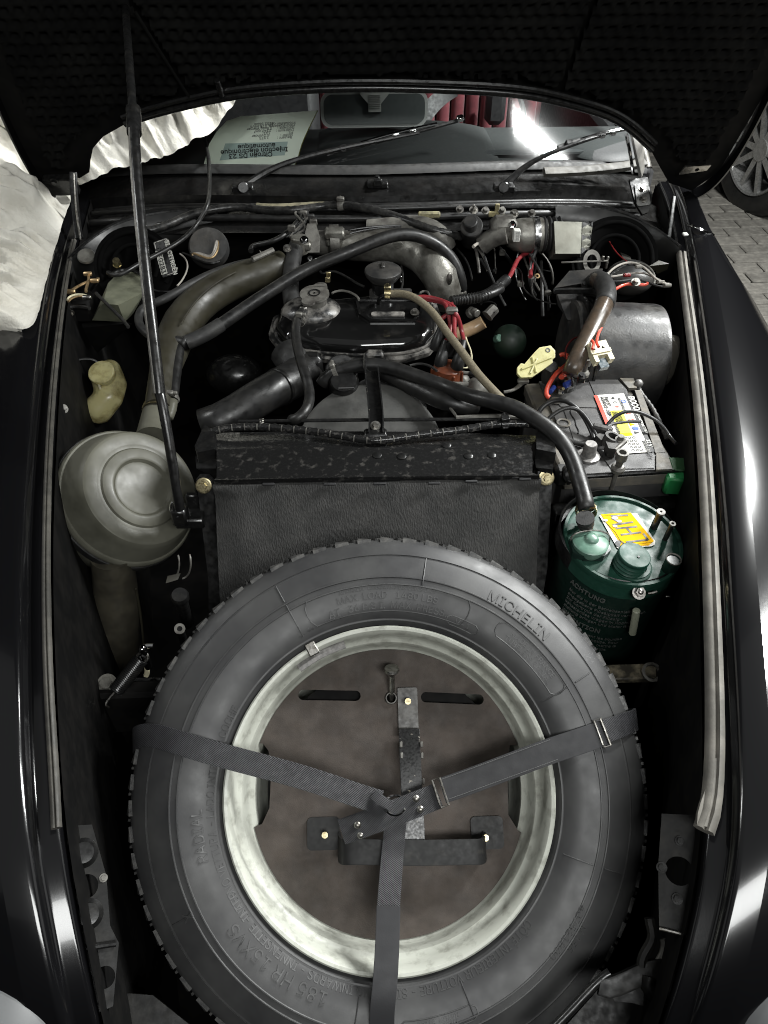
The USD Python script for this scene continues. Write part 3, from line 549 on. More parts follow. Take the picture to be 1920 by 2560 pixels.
part(pap, 'title_print', cat(place(text('Citroën DS 23', .0118, .0005, True), pq_(541, 331, .0022), tl, td), place(text('Injection électronique', .0115, .0005, True), pq_(549, 321.5, .0022), tl, td), place(text('automatique', .0115, .0005, True), pq_(554, 311.5, .0022), tl, td)), ink, smooth=False)
rowsL = ['Baujahr :', 'Motor :', 'PS :', 'Hubraum :', 'Getriebe :', 'Höchstgeschw. :', 'Produktion ca.']
rowsR = ['1973', '4 Zylinder', '141', '2347 cm³', '3 Borg Warner', 'ca. 178 km/h', '4202 Stück']
part(pap, 'small_print', cat([place(text(s, .0066, .0004, False, False), pq_(631 + k * 1.2, 294 - k * 5.2, .0018), tl, td) for k, s in enumerate(rowsL)], [place(text(s, .0066, .0004, False, False), pq_(580 + k * 2, 295 - k * 5.2, .0018), tl, td) for k, s in enumerate(rowsR)]), ink_grey, smooth=False)

# ================================================================== neighbouring car's wheel on the right
wc = A([2.09, 3.66, .33])
nb = thing('parked_car_wheel', 'tyre and spoked alloy wheel of the car parked on the right', 'car wheel', (wc[0], wc[1], 0))
wr = .33; wc = A([2.09, 3.66, wr]); ax = nz(A([-1, -.25, .0]))
part(nb, 'tyre', lathe([(.215, .02), (.225, .045), (.27, .06), (.305, .05), (.325, .03), (.33, 0), (.33, -.1), (.3, -.15), (.215, -.13)], wc, ax, 96), rubber)
rm = part(nb, 'rim', lathe([(.222, .045), (.218, .05), (.208, .046), (.203, .02), (.19, -.06), (.185, -.1)], wc, ax, 80), wheel_alloy)
u_, v_, w_ = basis(ax)
for k in range(10):
    a = k * math.pi / 5; r_ = u_ * math.cos(a) + v_ * math.sin(a); s_ = np.cross(w_, r_)
    part(rm, 'spoke', hull([wc + r_ * .05 + s_ * .017 + w_ * .03, wc + r_ * .05 - s_ * .017 + w_ * .03, wc + r_ * .05 + w_ * .0, wc + r_ * .207 + s_ * .012 + w_ * .035, wc + r_ * .207 - s_ * .012 + w_ * .035, wc + r_ * .205 + w_ * .005]), wheel_alloy)
part(nb, 'hub', cyl(wc, wc + w_ * .035, .055, 30), wheel_alloy)
for k in range(40):
    a = k * math.pi / 20; r_ = u_ * math.cos(a) + v_ * math.sin(a); part(nb, 'tread_sipe', box(wc + r_ * .329 - w_ * .02, (.006, .07, .006), [np.cross(w_, r_), w_, r_], .001), interior_dark)
# dark underside of that car so that its wheel does not float
part(nb, 'wheel_arch', lathe([(.40, .02), (.38, .02), (.38, -.3), (0, -.32)], wc + A([.0, 0, .02]), ax, 60), interior_dark)
# ================================================================== SPARE WHEEL
WC = D(842, 1712, d=.9685); EL = math.radians(56); WN = A([0, -math.cos(EL), math.sin(EL)]); WU = A([1., 0, 0]); WV = np.cross(WN, WU)
def WP(k, x, y, h=0.): return Q(k, x, y, pl=(WC + WN * h, WN))
def wpt(r, a, h): return WC + r * (math.cos(a) * WU + math.sin(a) * WV) + WN * h
sw = thing('spare_wheel', 'spare wheel with ribbed black tyre and pale rim leaning in the front of the bay', 'spare wheel', WC - WN * .18)
prof = [(.197, -.012), (.200, -.003), (.2085, .001), (.213, .008), (.2140, .0095), (.2155, .0095), (.217, .0100), (.226, .0165), (.240, .0205), (.2585, .0218), (.2592, .0228), (.2605, .0228), (.2612, .0216), (.268, .0208), (.2688, .0218), (.2700, .0218), (.2708, .0204), (.285, .0155), (.2945, .0105), (.2950, .0090), (.2965, .0087), (.297, .0095), (.304, .0045), (.311, -.001), (.3165, -.008), (.3195, -.018), (.3205, -.03), (.3205, -.05), (.315, -.09), (.315, -.13), (.312, -.158), (.30, -.175), (.26, -.192), (.22, -.18), (.197, -.165)]
prof = [(r + .0075 * min(1, max(0, (r - .272) / .045)), h) for r, h in prof]
ty = part(sw, 'tyre', lathe(prof, WC, WN, 160, WU), tyre_rubber, smooth=35)
NB = 66
def blk(poly, a0, r0, rtop):
    lo, hi = [], []
    for s, h in poly:
        a = a0 + s / .32; sh = max(0, (h + .022)) * .55
        lo.append(wpt(r0 - sh * .2, a, h)); hi.append(wpt(rtop - sh, a, h))
    return hull(lo + hi)
step = 2 * math.pi / NB
for k in range(NB):
    a = k * step; w = .32 * step
    p1 = [(0, -.006), (.60 * w, -.0045), (.56 * w, -.014), (.34 * w, -.040), (.26 * w, -.040)]
    p2 = [(.46 * w, -.044), (.95 * w, -.044), (.82 * w, -.012), (.72 * w, -.010)]
    part(ty, 'tread_block', blk(p1, a, .318, .3350), tread_rubber, smooth=False)
    part(ty, 'tread_block', blk(p2, a, .318, .3342), tread_rubber, smooth=False)
part(ty, 'tread_ribs', cat([lathe([(.316, h), (.333, h + .002), (.333, h + .016), (.316, h + .018)], WC, WN, 120) for h in (-.068, -.09, -.112)]), tread_rubber, kind='stuff')
# radial mould lines
for ang, r0, r1 in ((118.5, .222, .268), (118.5, .272, .298), (79, .262, .300), (28, .222, .258), (28, .272, .296), (-20, .222, .258), (-20, .272, .297), (-70, .222, .262), (-101, .226, .290), (-152, .272, .297), (162, .225, .262)):
    a = math.radians(ang)
    rs = np.linspace(r0, r1, 6); hs = np.interp(rs, [p[0] for p in prof[2:24]], [p[1] for p in prof[2:24]]) + .0004
    part(ty, 'mould_line', tube([wpt(r, a, h) for r, h in zip(rs, hs)], .0009, 6, step=.008), tyre_rubber)
def arc_text(s, h, r, ang, depth=.0016, bold=False, spread=1.0):
    """raised lettering on the sidewall, tops outwards, reading clockwise, centred on ang (degrees, anticlockwise from +x)"""
    m = text(s, h, depth, bold); v = A(m.vertices)
    a = math.radians(ang) - v[:, 0] * spread / (r + h * .5); rr = r + v[:, 1]
    hh = np.interp(rr, [p[0] for p in prof[2:24]], [p[1] for p in prof[2:24]]) - .0006 + v[:, 2]
    G = WC + (rr * np.cos(a))[:, None] * WU + (rr * np.sin(a))[:, None] * WV + hh[:, None] * WN
    return trimesh.Trimesh(G, m.faces, process=False)
for args in [('MICHELIN', .0135, .273, 51, .0018), ('RADIAL', .0125, .230, 190, .0018), ('185 HR 15', .0145, .229, 238, .0018), ('XVS', .0145, .231, 221, .0018), ('X', .013, .268, 208, .0018),
             ('MAX. LOAD   1480 LBS', .0088, .2415, 89, .0015), ('AT   36 P.S.I.  MAX. PRESS.', .0088, .2285, 89, .0015), ('AUSTRALIA · CANADA AND U.S. CODES ONLY', .0042, .2535, 89, .0012),
             ('V-1', .008, .2245, 64, .0012), ('MADE IN FRANCE', .0065, .2485, 41, .0012), ('TUBELESS RADIAL', .0065, .2395, 41, .0012),
             ('CÔTÉ INTÉRIEUR VOITURE - SIDE', .0085, .2165, -68, .0013), ('FACING INWARDS - INNENSEITE - LATO', .0085, .2165, -121, .0013), ('INTERNO VETTURA - LADO INTERIOR COCHE', .0085, .2165, -176, .0013),
             ('407521800', .009, .258, -38, .0014), ('M 155', .008, .270, -38, .0014), ('TREAD  1 PLY', .005, .256, -79, .0012), ('RAYON  STEEL', .005, .2495, -79, .0012), ('4402-21', .0045, .224, 107, .001), ('11  44', .0055, .2235, 117, .001)]:
    part(ty, 'raised_lettering', arc_text(*args), letter_rubber, smooth=False)
def loz(ang, da, r0, r1):
    a0, a1 = math.radians(ang - da), math.radians(ang + da); pts = []
    for t in np.linspace(a0, a1, 14): pts.append((r1, t))
    for t in np.linspace(-1, 1, 5)[1:-1]: pts.append(((r0 + r1) / 2 - t * (r1 - r0) / 2, a1 + .025 * math.sqrt(1 - t * t)))
    for t in np.linspace(a1, a0, 14): pts.append((r0, t))
    for t in np.linspace(-1, 1, 5)[1:-1]: pts.append(((r0 + r1) / 2 + t * (r1 - r0) / 2, a0 - .025 * math.sqrt(1 - t * t)))
    pts.append(pts[0])
    return tube([wpt(r, a, np.interp(r, [p[0] for p in prof[2:24]], [p[1] for p in prof[2:24]]) + .0002) for r, a in pts], .0008, 5, straight=True)
for l_ in (loz(89, 24, .2255, .2595), loz(41, 12, .2365, .2575), loz(64, 4, .2225, .234), loz(-79, 9, .247, .263)): part(ty, 'raised_frame', l_, letter_rubber)
rim = part(sw, 'rim', lathe([(.1985, -.012), (.2000, -.002), (.2035, .0045), (.2068, .0040), (.2072, .0065), (.2050, .0085), (.2015, .0075), (.1985, .0035), (.1965, -.004), (.1955, -.016), (.1925, -.022), (.1885, -.0245), (.1862, -.030), (.1845, -.046), (.1815, -.052), (.176, -.056), (.1745, -.066), (.173, -.10), (.166, -.115), (.158, -.12)], WC, WN, 120, WU), rim_paint, smooth=35)
part(sw, 'wheel_disc', lathe([(.16, -.119), (.12, -.128), (.06, -.124), (.03, -.12)], WC, WN, 60), inner_black)
# balance weight clipped to the rim at the top left
a = math.radians(118); w0 = [wpt(.2015, math.radians(t), .009) for t in np.linspace(109, 126, 10)]
part(sw, 'balance_weight', sweep([wpt(.1925, math.radians(t), -.004) for t in np.linspace(126, 106, 12)], [(-.005, -.003), (-.005, .004), (0, .006), (.005, .004), (.005, -.003)], up0=WN, step=.006), lead_grey)
part(sw, 'weight_clip', box(wpt(.2035, a, .007), (.014, .018, .006), [WU * -math.sin(a) + WV * math.cos(a), WU * math.cos(a) + WV * math.sin(a), WN], .0015), zinc)

# ------------------------------------------------------------------ hardboard inside the rim with its bracket
HB = -.050
def bxy(x, y, h=HB): p = WP('d', x, y, h) - WC; return (p.dot(WU), p.dot(WV))
bc = bxy(858, 1700)
disc = sg.Point(0, 0).buffer(.1805, quad_segs=40)
def pxpoly(pts, h=HB): return sg.Polygon([bxy(*p, h) for p in pts])
notch = pxpoly([(430, 1606), (568, 1606), (580, 1622), (586, 1660), (582, 1745), (566, 1780), (540, 1790), (430, 1790)]).union(pxpoly([(1270, 1610), (1102, 1610), (1096, 1640), (1098, 1760), (1120, 1795), (1140, 1806), (1270, 1808)]))
disc = disc.difference(notch)
for pts in ([(655, 1501), (768, 1503)], [(920, 1506), (1034, 1511)]): disc = disc.difference(sg.LineString([bxy(*p) for p in pts]).buffer(.0068, quad_segs=6))
hole = bxy(845, 1508); disc = disc.difference(sg.Point(hole).buffer(.0075))
bd = thing('hardboard_panel', 'brown hardboard disc inside the spare wheel rim with a black steel bracket', 'panel', WC + WN * (HB - .01))
part(bd, 'board', ext(disc, WC + WN * (HB - .003), WU, WV, .003), board_brown, smooth=False)
part(bd, 'slot_backing', ext(sg.Point(0, 0).buffer(.160), WC + WN * (HB - .014), WU, WV, .004), inner_black)
bar = [WP('d', 879, 1487, HB + .004), WP('d', 881, 1530, HB + .006), WP('d', 884, 1575, HB + .012), WP('d', 886, 1640, HB + .022), WP('d', 892, 1760, HB + .028), WP('d', 895, 1862, HB + .030)]
part(bd, 'bracket_bar', ribbon(bar[2:], WN, .0275, .003), chipped_steel, label='chipped black upright bar of the bracket')
part(bd, 'bracket_plate', ext(rrect(.0265, .054, .002), (WP('d', 881, 1530, HB + .002)), WU, WV, .004), mat('bracket_grey', (.04, .037, .034), .45, c2=(.10, .095, .085), ns=60))
part(bd, 'rivet_stud', cat(cyl(WP('d', 881, 1515, HB + .005), WP('d', 881, 1515, HB + .016), .0032, 14), lathe([(.0018, .0), (.0042, 0), (.0042, .003), (.0018, .003), (.0018, 0)], WP('d', 881, 1515, HB + .014), WN, 16)), yellow_zinc)
for s_ in (-1, 1):                                                     # notched edges
    for y in (1608, 1632, 1688): part(bd, 'bar_notch', box(WP('d', 883 + (y - 1500) * .05 + s_ * 22, y, HB + .022), (.004, .008, .004), [WU, WV, WN], .001), alloy_dull)
# U-shaped cross band: tab, band, tab
yb = 1840
bp = [WP('d', 735, yb - 20, HB + .003), WP('d', 733, yb - 8, HB + .016), WP('d', 741, yb, HB + .030), WP('d', 760, yb, HB + .034), WP('d', 890, yb + 2, HB + .034), WP('d', 1020, yb, HB + .034), WP('d', 1040, yb - 1, HB + .030), WP('d', 1047, yb - 9, HB + .016), WP('d', 1046, yb - 22, HB + .003)]
nb_ = [-WU, -WU * .9 + WN * .2, -WU * .6 + WN * .7, WN, WN, WN, WU * .6 + WN * .7, WU * .9 + WN * .2, WU]
part(bd, 'cross_band', ribbon(bp, A(nb_), .030, .0025, step=.004), bracket_black, label='black U-shaped cross band')
for x, y in ((699, 1800), (1052, 1798)):
    part(bd, 'band_tab', ext(rrect(.042, .040, .006), WP('d', x, y, HB + .0005), WU, WV, .003), bracket_black)
for x, y in ((703, 1800), (1046, 1806)):
    q = WP('d', x, y, HB + .004); part(bd, 'rivet_stud', cat(cyl(q, q + WN * .014, .003, 14), lathe([(.0016, 0), (.004, 0), (.004, .0025), (.0016, .0025), (.0016, 0)], q + WN * .0125, WN, 16)), yellow_zinc)
pk = WP('d', 846, 1520, HB - .01); pt = WP('d', 846, 1448, HB + .024)
one('hook_bolt', cat(cyl(pk, pt, .0042, 14), lathe([(0, .004), (.0095, .0035), (.0105, 0), (.0045, -.008), (0, -.008)], pt, nz(pt - pk), 20)), zinc, 'grey steel bolt with a flat head sticking out above the bracket', 'bolt', base=pk)
one('bolt_sleeve', lathe([(.0062, 0), (.0078, 0), (.0085, .004), (.0075, .006), (.0062, .006), (.0062, 0)], WP('d', 845, 1508, HB - .001), WN, 24), alloy_dull, 'small ragged ring round the hole where the flat headed bolt enters the brown board', 'ring')

# ------------------------------------------------------------------ strap harness
hs_ = thing('strap_harness', 'black three-way webbing harness tied across the spare wheel', 'strap', WP('d', 850, 1740, 0))
ln = [WN] * 3
outl = wpt(.3345, math.radians(167.5), -.03)
p_ = [outl - WN * .05, outl + WN * .012, WP('d', 318, 1588, .004), WP('d', 395, 1607, .023), WP('d', 480, 1632, .0225), WP('d', 640, 1675, .012), WP('d', 740, 1707, .004), WP('d', 822, 1733, -.004)]
n_ = [-WU, -WU * .8 + WN * .6, -WU * .4 + WN * .9, WN, WN, WN, WN, WN]
part(hs_, 'strap', ribbon(p_, A(n_), .0285, .0022, step=.006), webbing, label='left webbing strap')
p_ = [WP('d', 738, 1797, -.010), WP('d', 800, 1775, -.004), WP('d', 880, 1745, .002), WP('d', 948, 1718, .005)]
part(hs_, 'strap', ribbon(p_, WN, .0305, .0026, step=.006), webbing, label='riveted centre strap')
p_ = [WP('d', 955, 1708, .006), WP('d', 1080, 1663, .013), WP('d', 1190, 1622, .021), WP('d', 1250, 1602, .0245), WP('d', 1302, 1583, .022)]
part(hs_, 'strap', ribbon(p_, WN, .0305, .003, step=.006), tape_black, label='right smooth strap with stitched edges')
outr = wpt(.3345, math.radians(13.5), -.03)
p_ = [WP('d', 1300, 1582, .0222), WP('d', 1335, 1570, .015), WP('d', 1356, 1562, .003), outr + WN * .012, outr - WN * .05]
part(hs_, 'strap', ribbon(p_, A([WN, WN, WN * .9 + WU * .4, WN * .6 + WU * .8, WU]), .0275, .0024, step=.006), webbing, label='short webbing end strap at the right tyre edge')
p_ = [WP('d', 858, 1738, -.018), WP('d', 852, 1800, -.012), WP('d', 845, 1880, .000), WP('d', 839, 1962, .010)]
part(hs_, 'strap', ribbon(p_, WN, .0275, .0024, step=.006), webbing, label='lower webbing strap')
outb = wpt(.3345, math.radians(-92), -.02)
p_ = [WP('d', 839, 1957, .0125), WP('d', 836, 2050, .022), WP('d', 830, 2140, .0285), WP('d', 825, 2212, .024), outb + WN * .012, outb - WN * .04]
part(hs_, 'strap', ribbon(p_, A([WN, WN, WN, WN * .97 - WV * .2, WN * .6 - WV * .8, -WV]), .0285, .003, step=.006), tape_black, label='smooth black lower strap end')
def loop(c, ax, wd, ln_, r):
    c = A(c); v = np.cross(WN, ax); pts = [c + ax * sx * ln_ / 2 + v * sy * wd / 2 for sx, sy in ((-1, -.8), (-1, 1), (1, 1), (1, -1), (-1, -1), (-1, -.7))]
    return tube(pts, r, 8, straight=True)
dirr = nz(WP('d', 1302, 1583, 0) - WP('d', 960, 1706, 0))
part(hs_, 'buckle', loop(WP('d', 951, 1712, .008), dirr, .034, .010, .0015), zinc)
part(hs_, 'buckle', loop(WP('d', 1301, 1583, .0252), dirr, .034, .009, .0018), zinc)
part(hs_, 'ring', lathe([(.011, 0), (.0125, .0015), (.014, 0), (.0125, -.0015), (.011, 0)], WP('d', 853, 1739, .001), nz(WN + WV * .5), 28), chrome)
for x, y, h in ((772, 1782, -.004), (779, 1804, -.006), (899, 1725, .006), (908, 1748, .005)):
    part(hs_, 'rivet', lathe([(0, .0026), (.0026, .0022), (.0042, .0008), (.0045, 0)], WP('d', x, y, h), WN, 20), zinc)
part(hs_, 'webbing_fold', ribbon([WP('d', 805, 1716, .001), WP('d', 824, 1729, .004), WP('d', 845, 1741, .003)], WN, .012, .004, step=.004), webbing)
# stitches along the smooth strap
q0, q1 = WP('d', 965, 1704, .0095), WP('d', 1195, 1620, .0245); sv = np.cross(WN, nz(q1 - q0))
for e in (-1, 1): part(hs_, 'stitching', cat([box(q0 + (q1 - q0) * t + sv * e * .0125 - WN * .0012, (.0028, .0007, .0009), [nz(q1 - q0), sv, WN], .0002) for t in np.linspace(0, 1, 46)]), ink_grey, kind='stuff')
# ================================================================== RADIATOR with its ducting
ra = thing('radiator', 'black radiator box with a felt flap hanging in front of it', 'radiator', D(812, 1000, .70))
def pxz(pts): return [D(*p) for p in pts]
# top panel: rear slope, ridge, flat face, front lip
TL = [(430, 968), (468, 976), (468, 1036), (462, 1052)]; 
rows_ = []
for k in range(25):
    t = k / 24
    xb = 452 + (1160 - 452) * t; xa = 468 + (1150 - 468) * t; xl = 462 + (1166 - 462) * t
    bow = 6 * (4 * t * (1 - t))
    rows_.append([D(xb - 6 + 12 * t, 936 - bow * 1.2 + 6 * t, .868), D(xa - 3, 968 - bow + 0 * t, .880), D(xa, 976 - bow, .884), D(xa, 1031 - bow * .3 - 10 * t, .878), D(xl, 1037 - bow * .3 - 10 * t, .880), D(xl, 1050 - bow * .2 - 12 * t, .868), D(xl, 1052 - bow * .2 - 12 * t, .858)])
part(ra, 'top_panel', grid_mesh(A(rows_)), mat('radiator_black', (.010, .010, .010), .2, c2=(.06, .057, .053), ns=75, lo=.56, hi=.72, rv=.12, bump=.2, bs=110), smooth=25, label='black radiator top panel with scuffed paint')
for k, (x, y) in enumerate(((580, 1046), (712, 1046), (820, 1045), (938, 1044), (1018, 1040), (1134, 1035), (1290 - 172, 1031))):
    part(ra, 'panel_slot', box(D(x, y, .8745), (.018, .004, .004), [nz(D(1134, 1035, .87) - D(580, 1046, .87)), (0, 1, 0), (0, 0, 1)], .001), interior_dark)
for x, y in ((815, 965), (868, 967), (1012, 966), (1062, 964), (965, 943)): part(ra, 'panel_dimple', lathe([(0, .0012), (.005, .001), (.007, 0)], D(x, y + 18, .8835), (0, -.1, 1), 16), black_steel)
# shoulders at both ends
for side, pts in ((-1, [(425, 985), (446, 938), (470, 958), (468, 992), (430, 1000)]), (1, [(1155, 958), (1172, 938), (1190, 950), (1197, 1000), (1155, 992)])):
    part(ra, 'shoulder', quadplate([D(x, y, .866) for x, y in pts], .02), black_steel)
    x0 = 447 if side < 0 else 1177
part(ra, 'side_bracket', hull(pxz([(422, 985, .868), (470, 992, .868), (466, 1012, .862), (424, 1012, .862)]) + [p - A([0, 0, .02]) for p in pxz([(422, 985, .868), (470, 992, .868), (466, 1012, .862)])]), black_steel)
part(ra, 'side_bracket', hull(pxz([(1155, 992, .868), (1197, 985, .868), (1195, 1014, .862), (1158, 1010, .862)]) + [p - A([0, 0, .02]) for p in pxz([(1155, 992, .868), (1197, 985, .868), (1195, 1014, .862)])]), black_steel)
PL = (D(440, 1047, .845), nz(A([0, -.85, .5])))
for nm, pts in (('side_plate', [(424, 1035), (432, 1024), (452, 1024), (462, 1035), (464, 1090), (478, 1290), (478, 1500), (452, 1500), (450, 1250)]), ('side_plate', [(1162, 1018), (1178, 1014), (1192, 1022), (1193, 1040), (1182, 1230), (1172, 1290), (1168, 1500), (1150, 1500), (1158, 1120)])):
    part(ra, nm, sheet('d', pts, PL, t=.004), black_steel)
for x, y in ((440, 1049), (1180, 1032)):
    q = Q('d', x, y, pl=(PL[0] + PL[1] * .002, PL[1])); part(ra, 'flange_bolt', cat(lathe([(0, 0), (.0125, 0), (.0125, .0015), (.0105, .0022), (0, .002)], q, PL[1], 28), hexbolt(q + PL[1] * .002, PL[1], .0055, .004)), yellow_zinc)
# felt curtain
cur = []
for k in range(41):
    t = k / 40; r_ = []
    for j in range(26):
        s = j / 25
        xl = 461 + 17 * s * (1 - .2 * s); xr = 1168 - 4 * s - 6 * s * s
        x = xl + (xr - xl) * t; y = 1050 - 12 * t + (1320 - 1050) * s
        pl_ = (D(812, 1048, .868) + A([0, 0, 0]), nz(A([0, -.82, .52])))
        wv = .006 * math.sin(t * 9 + 1) * s + .004 * math.sin(t * 23 + 4 * s) * s - .010 * max(0, 1 - min(t, 1 - t) * 12) * (1 if s > .05 else 0)
        r_.append(Q('d', x, y, pl=pl_) + pl_[1] * (wv + .002))
    cur.append(r_)
part(ra, 'felt_flap', grid_mesh(A(cur)), felt, smooth=60, label='dark felt flap hanging from the radiator panel')
part(ra, 'felt_edge', tube([D(461 + 707 * t, 1050 - 12 * t + 2 * math.sin(t * 17), .8665) + A([0, -.002, .0008]) for t in np.linspace(0, 1, 40)], .0042, 8), felt)
# radiator core behind the panel, dark
part(ra, 'radiator_core', box((0, .485, .705), (.50, .05, .28)), inner_black)
# rear top rail and flanges
rail = [D(x, y, .865) for x, y in ((462, 938), (560, 912), (700, 908), (1000, 906), (1165, 912), (1172, 936))]
part(ra, 'rear_rail', tube([D(515, 911, .875), D(800, 907, .875), D(1080, 906, .875)], .003, 8), black_steel)
part(ra, 'rear_rail', tube([D(985, 902, .878), D(1080, 900, .878), D(1150, 905, .875)], .0035, 8), zinc if False else alloy_dull)
# central bracket
b0 = [D(803, 803, .90), D(805, 830, .898), D(812, 900, .888), D(811, 945, .882)]
ch = part(ra, 'stay_bracket', ribbon(b0, (0, -.5, .87), .022, .003), black_steel, label='narrow channel bracket standing up from the radiator')
for s_ in (-1, 1): part(ch, 'bracket_flange', ribbon([p + A([s_ * .011, 0, .006]) for p in b0], (s_, 0, 0), .012, .002), chipped_steel)
part(ra, 'stay_bracket', tube([D(789, 765, .90), D(791, 800, .90), D(800, 806, .90)], .003, 8), black_steel)
part(ra, 'bracket_foot', box(D(811, 938, .884), (.036, .020, .012)), black_steel)
part(ra, 'bracket_bolt', hexbolt(D(811, 920, .892), (0, -.45, .9), .0055, .005), zinc)
# taped loom along the top
loom = thing('taped_loom', 'wiring loom wrapped in shiny black tape along the top of the radiator', 'wiring loom', D(812, 950, .88))
lp = [D(x, y, z) for x, y, z in ((446, 942, .876), (475, 928, .884), (560, 922, .886), (640, 928, .886), (720, 938, .887), (800, 951, .889), (860, 946, .889), (940, 935, .888), (1000, 928, .888), (1060, 918, .888), (1110, 915, .887), (1155, 918, .884), (1180, 930, .872))]
part(loom, 'loom', tube(lp, .0062, 12, rib=(.0007, .011)), mat('tape', (.012, .012, .012), .2, c2=(.09, .085, .08), ns=110, lo=.55, hi=.7, rv=.1, bump=.5, bs=220))
sp = spline(lp, .004); tt, N_, B_ = frames(sp)
part(loom, 'loose_tape', cat([ribbon([sp[i] + N_[i] * .0068, sp[i] + (N_[i] + B_[i] * .8) * .0058, sp[i] + B_[i] * .007], N_[i], .0016, .0006, step=.003) for i in range(6, len(sp) - 8, 5)]), alloy_dull, kind='stuff')
part(loom, 'loom_clip', clampband(D(1090, 916, .888), (1, .1, 0), .0064, .012), black_steel)
for x, y in ((565, 918), (1128, 910)): part(loom, 'wire_tie', cat(helix(D(x, y, .890), D(x, y - 14, .892), .004, 3)[:0] if False else tube(helix(D(x, y + 2, .886), D(x, y - 14, .897), .0035, 4), .0008, 5, straight=True)), zinc)

# ================================================================== STRUT that props the bonnet
st = thing('bonnet_prop', 'long black telescopic rod propping the bonnet on the left', 'prop rod', D(388, 1120, .82))
sp_ = [D(390, 1110, .825), D(374, 1010, .90), D(352, 880, .975), D(345, 850, .99)]
s2 = [D(345, 850, .99), D(322, 650, 1.09), D(300, 440, 1.185), D(290, 280, 1.255)]
e3 = [D(290, 285, 1.252), D(279, 130, 1.315), D(270, 0, 1.36), D(262, -120, 1.41)]
part(st, 'rod', tube([sp_[0], sp_[1], sp_[2], sp_[3]], .0075, 14), black_steel); part(st, 'rod', tube(s2, .0083, 14), black_steel); part(st, 'rod', tube(e3, .0065, 14), black_steel)
part(st, 'rod_edge', tube([p + A([-.0052, -.004, .003]) for p in s2], .0026, 8), alloy_dull)
part(st, 'collar', tube([D(288, 235, 1.272), D(290, 288, 1.25)], [.0112, .0112], 18), black_steel)
part(st, 'rod_foot', cat(box(D(389, 1112, .822), (.022, .024, .03)), cyl(D(378, 1100, .825), D(404, 1104, .825), .006)), black_steel)
part(st, 'rod_pin', tube([D(372, 1085, .832), D(368, 1098, .83), D(374, 1112, .828), D(386, 1116, .828)], .0018, 6), chrome)
one('prop_anchor', cat(box(D(412, 1120, .80), (.045, .03, .02)), box(D(418, 1090, .81), (.02, .012, .045))), black_steel, 'small black steel anchor at the foot of the long prop rod', 'bracket')

# ================================================================== AIR FILTER
FC = D(281, 1073, .79); c_ = nz(CAM - FC); e_ = nz(.8 * rt + .6 * up); AX = nz(c_ * math.cos(.60) + e_ * math.sin(.60))
af = thing('air_filter', 'round beige grey air filter housing with dished lid on the left', 'air filter', FC - AX * .1)
lid = [(.1095, -.002), (.1090, .004), (.0985, .036), (.0960, .0420), (.0930, .0460), (.0880, .0478), (.0740, .0480), (.0715, .0470), (.0665, .0468), (.0640, .0500), (.0520, .0520), (.0470, .0505), (.0430, .0455), (.038, .0445), (.020, .045), (0, .0452)]
part(af, 'lid', lathe(lid, FC, AX, 96), filter_paint, smooth=30)
part(af, 'rim_band', lathe([(.105, .002), (.1120, .0015), (.1150, -.002), (.1155, -.008), (.1130, -.012), (.108, -.012)], FC, AX, 96), filter_paint)
part(af, 'rubber_ring', lathe([(.104, -.010), (.1165, -.012), (.1185, -.017), (.1180, -.024), (.112, -.026)], FC, AX, 96), rubber)
part(af, 'body', lathe([(.1165, -.024), (.1165, -.034), (.108, -.075), (.09, -.10), (0, -.105)], FC, AX, 80), filter_paint)
# clips at the lower right and upper left
for x, y in ((385, 1218), (410, 1216)):
    q0 = D(x, y - 14, .79); part(af, 'wire_clip', tube([D(x, y - 18, .795), D(x + 2, y - 4, .79), D(x - 2, y + 22, .765), D(x - 16, y + 34, .755)], .0014, 6), alloy_dull)
part(af, 'clip_tab', quadplate([D(358, 1260, .76), D(384, 1252, .762), D(390, 1238, .768), D(362, 1244, .766)], .003), olive)
part(af, 'wire_clip', tube([D(168, 1000, .79), D(186, 990, .795), D(205, 990, .8), D(200, 1006, .8)], .0015, 6), black_steel)
# outlet neck and clamp
part(af, 'outlet_neck', tube([D(330, 950, .81), D(333, 915, .815), D(338, 880, .82)], [.030, .0245, .0225], 24), filter_paint)
cl_c = D(339, 886, .823); cl_t = nz(D(345, 860, .827) - D(333, 915, .816))
part(af, 'hose_clamp', clampband(cl_c, cl_t, .0238, .010), yellow_zinc)
# lower intake tube going down behind the ring
part(af, 'intake_tube', tube([D(240, 1200, .74), D(250, 1280, .66), D(255, 1380, .56), D(258, 1450, .48)], [.032, .036, .036, .034], 26), mat('olive_tube', (.05, .045, .032), .5, c2=(.03, .027, .02), ns=25, lo=.4, hi=.6, rv=.1))
part(af, 'tube_seam', tube([D(296, 1262, .68) + A([.0, -.01, .0]), D(305, 1340, .60), D(312, 1420, .53)], .002, 6), olive)
# olive intake duct to the throttle
du = thing('intake_duct', 'wide olive intake duct running from the air filter up to the engine', 'duct', D(340, 880, .80))
dpth = [D(341, 884, .828), D(356, 800, .838), D(385, 715, .850), D(430, 655, .868), D(500, 612, .885), D(575, 585, .90), D(610, 575, .90)]
part(du, 'duct', tube(dpth, [.0235, .026, .034, .038, .036, .034, .032], 32), olive)
part(du, 'duct_end', cat(hull(pxz([(560, 540, .93), (615, 585, .90), (600, 605, .89), (575, 575, .91)])), tube([D(545, 560, .935), D(590, 540, .94)], .006, 8)), alloy_dull)
part(du, 'duct_seam', tube([D(392, 700, .884), D(440, 634, .905), D(510, 588, .918)], .0016, 6), olive)

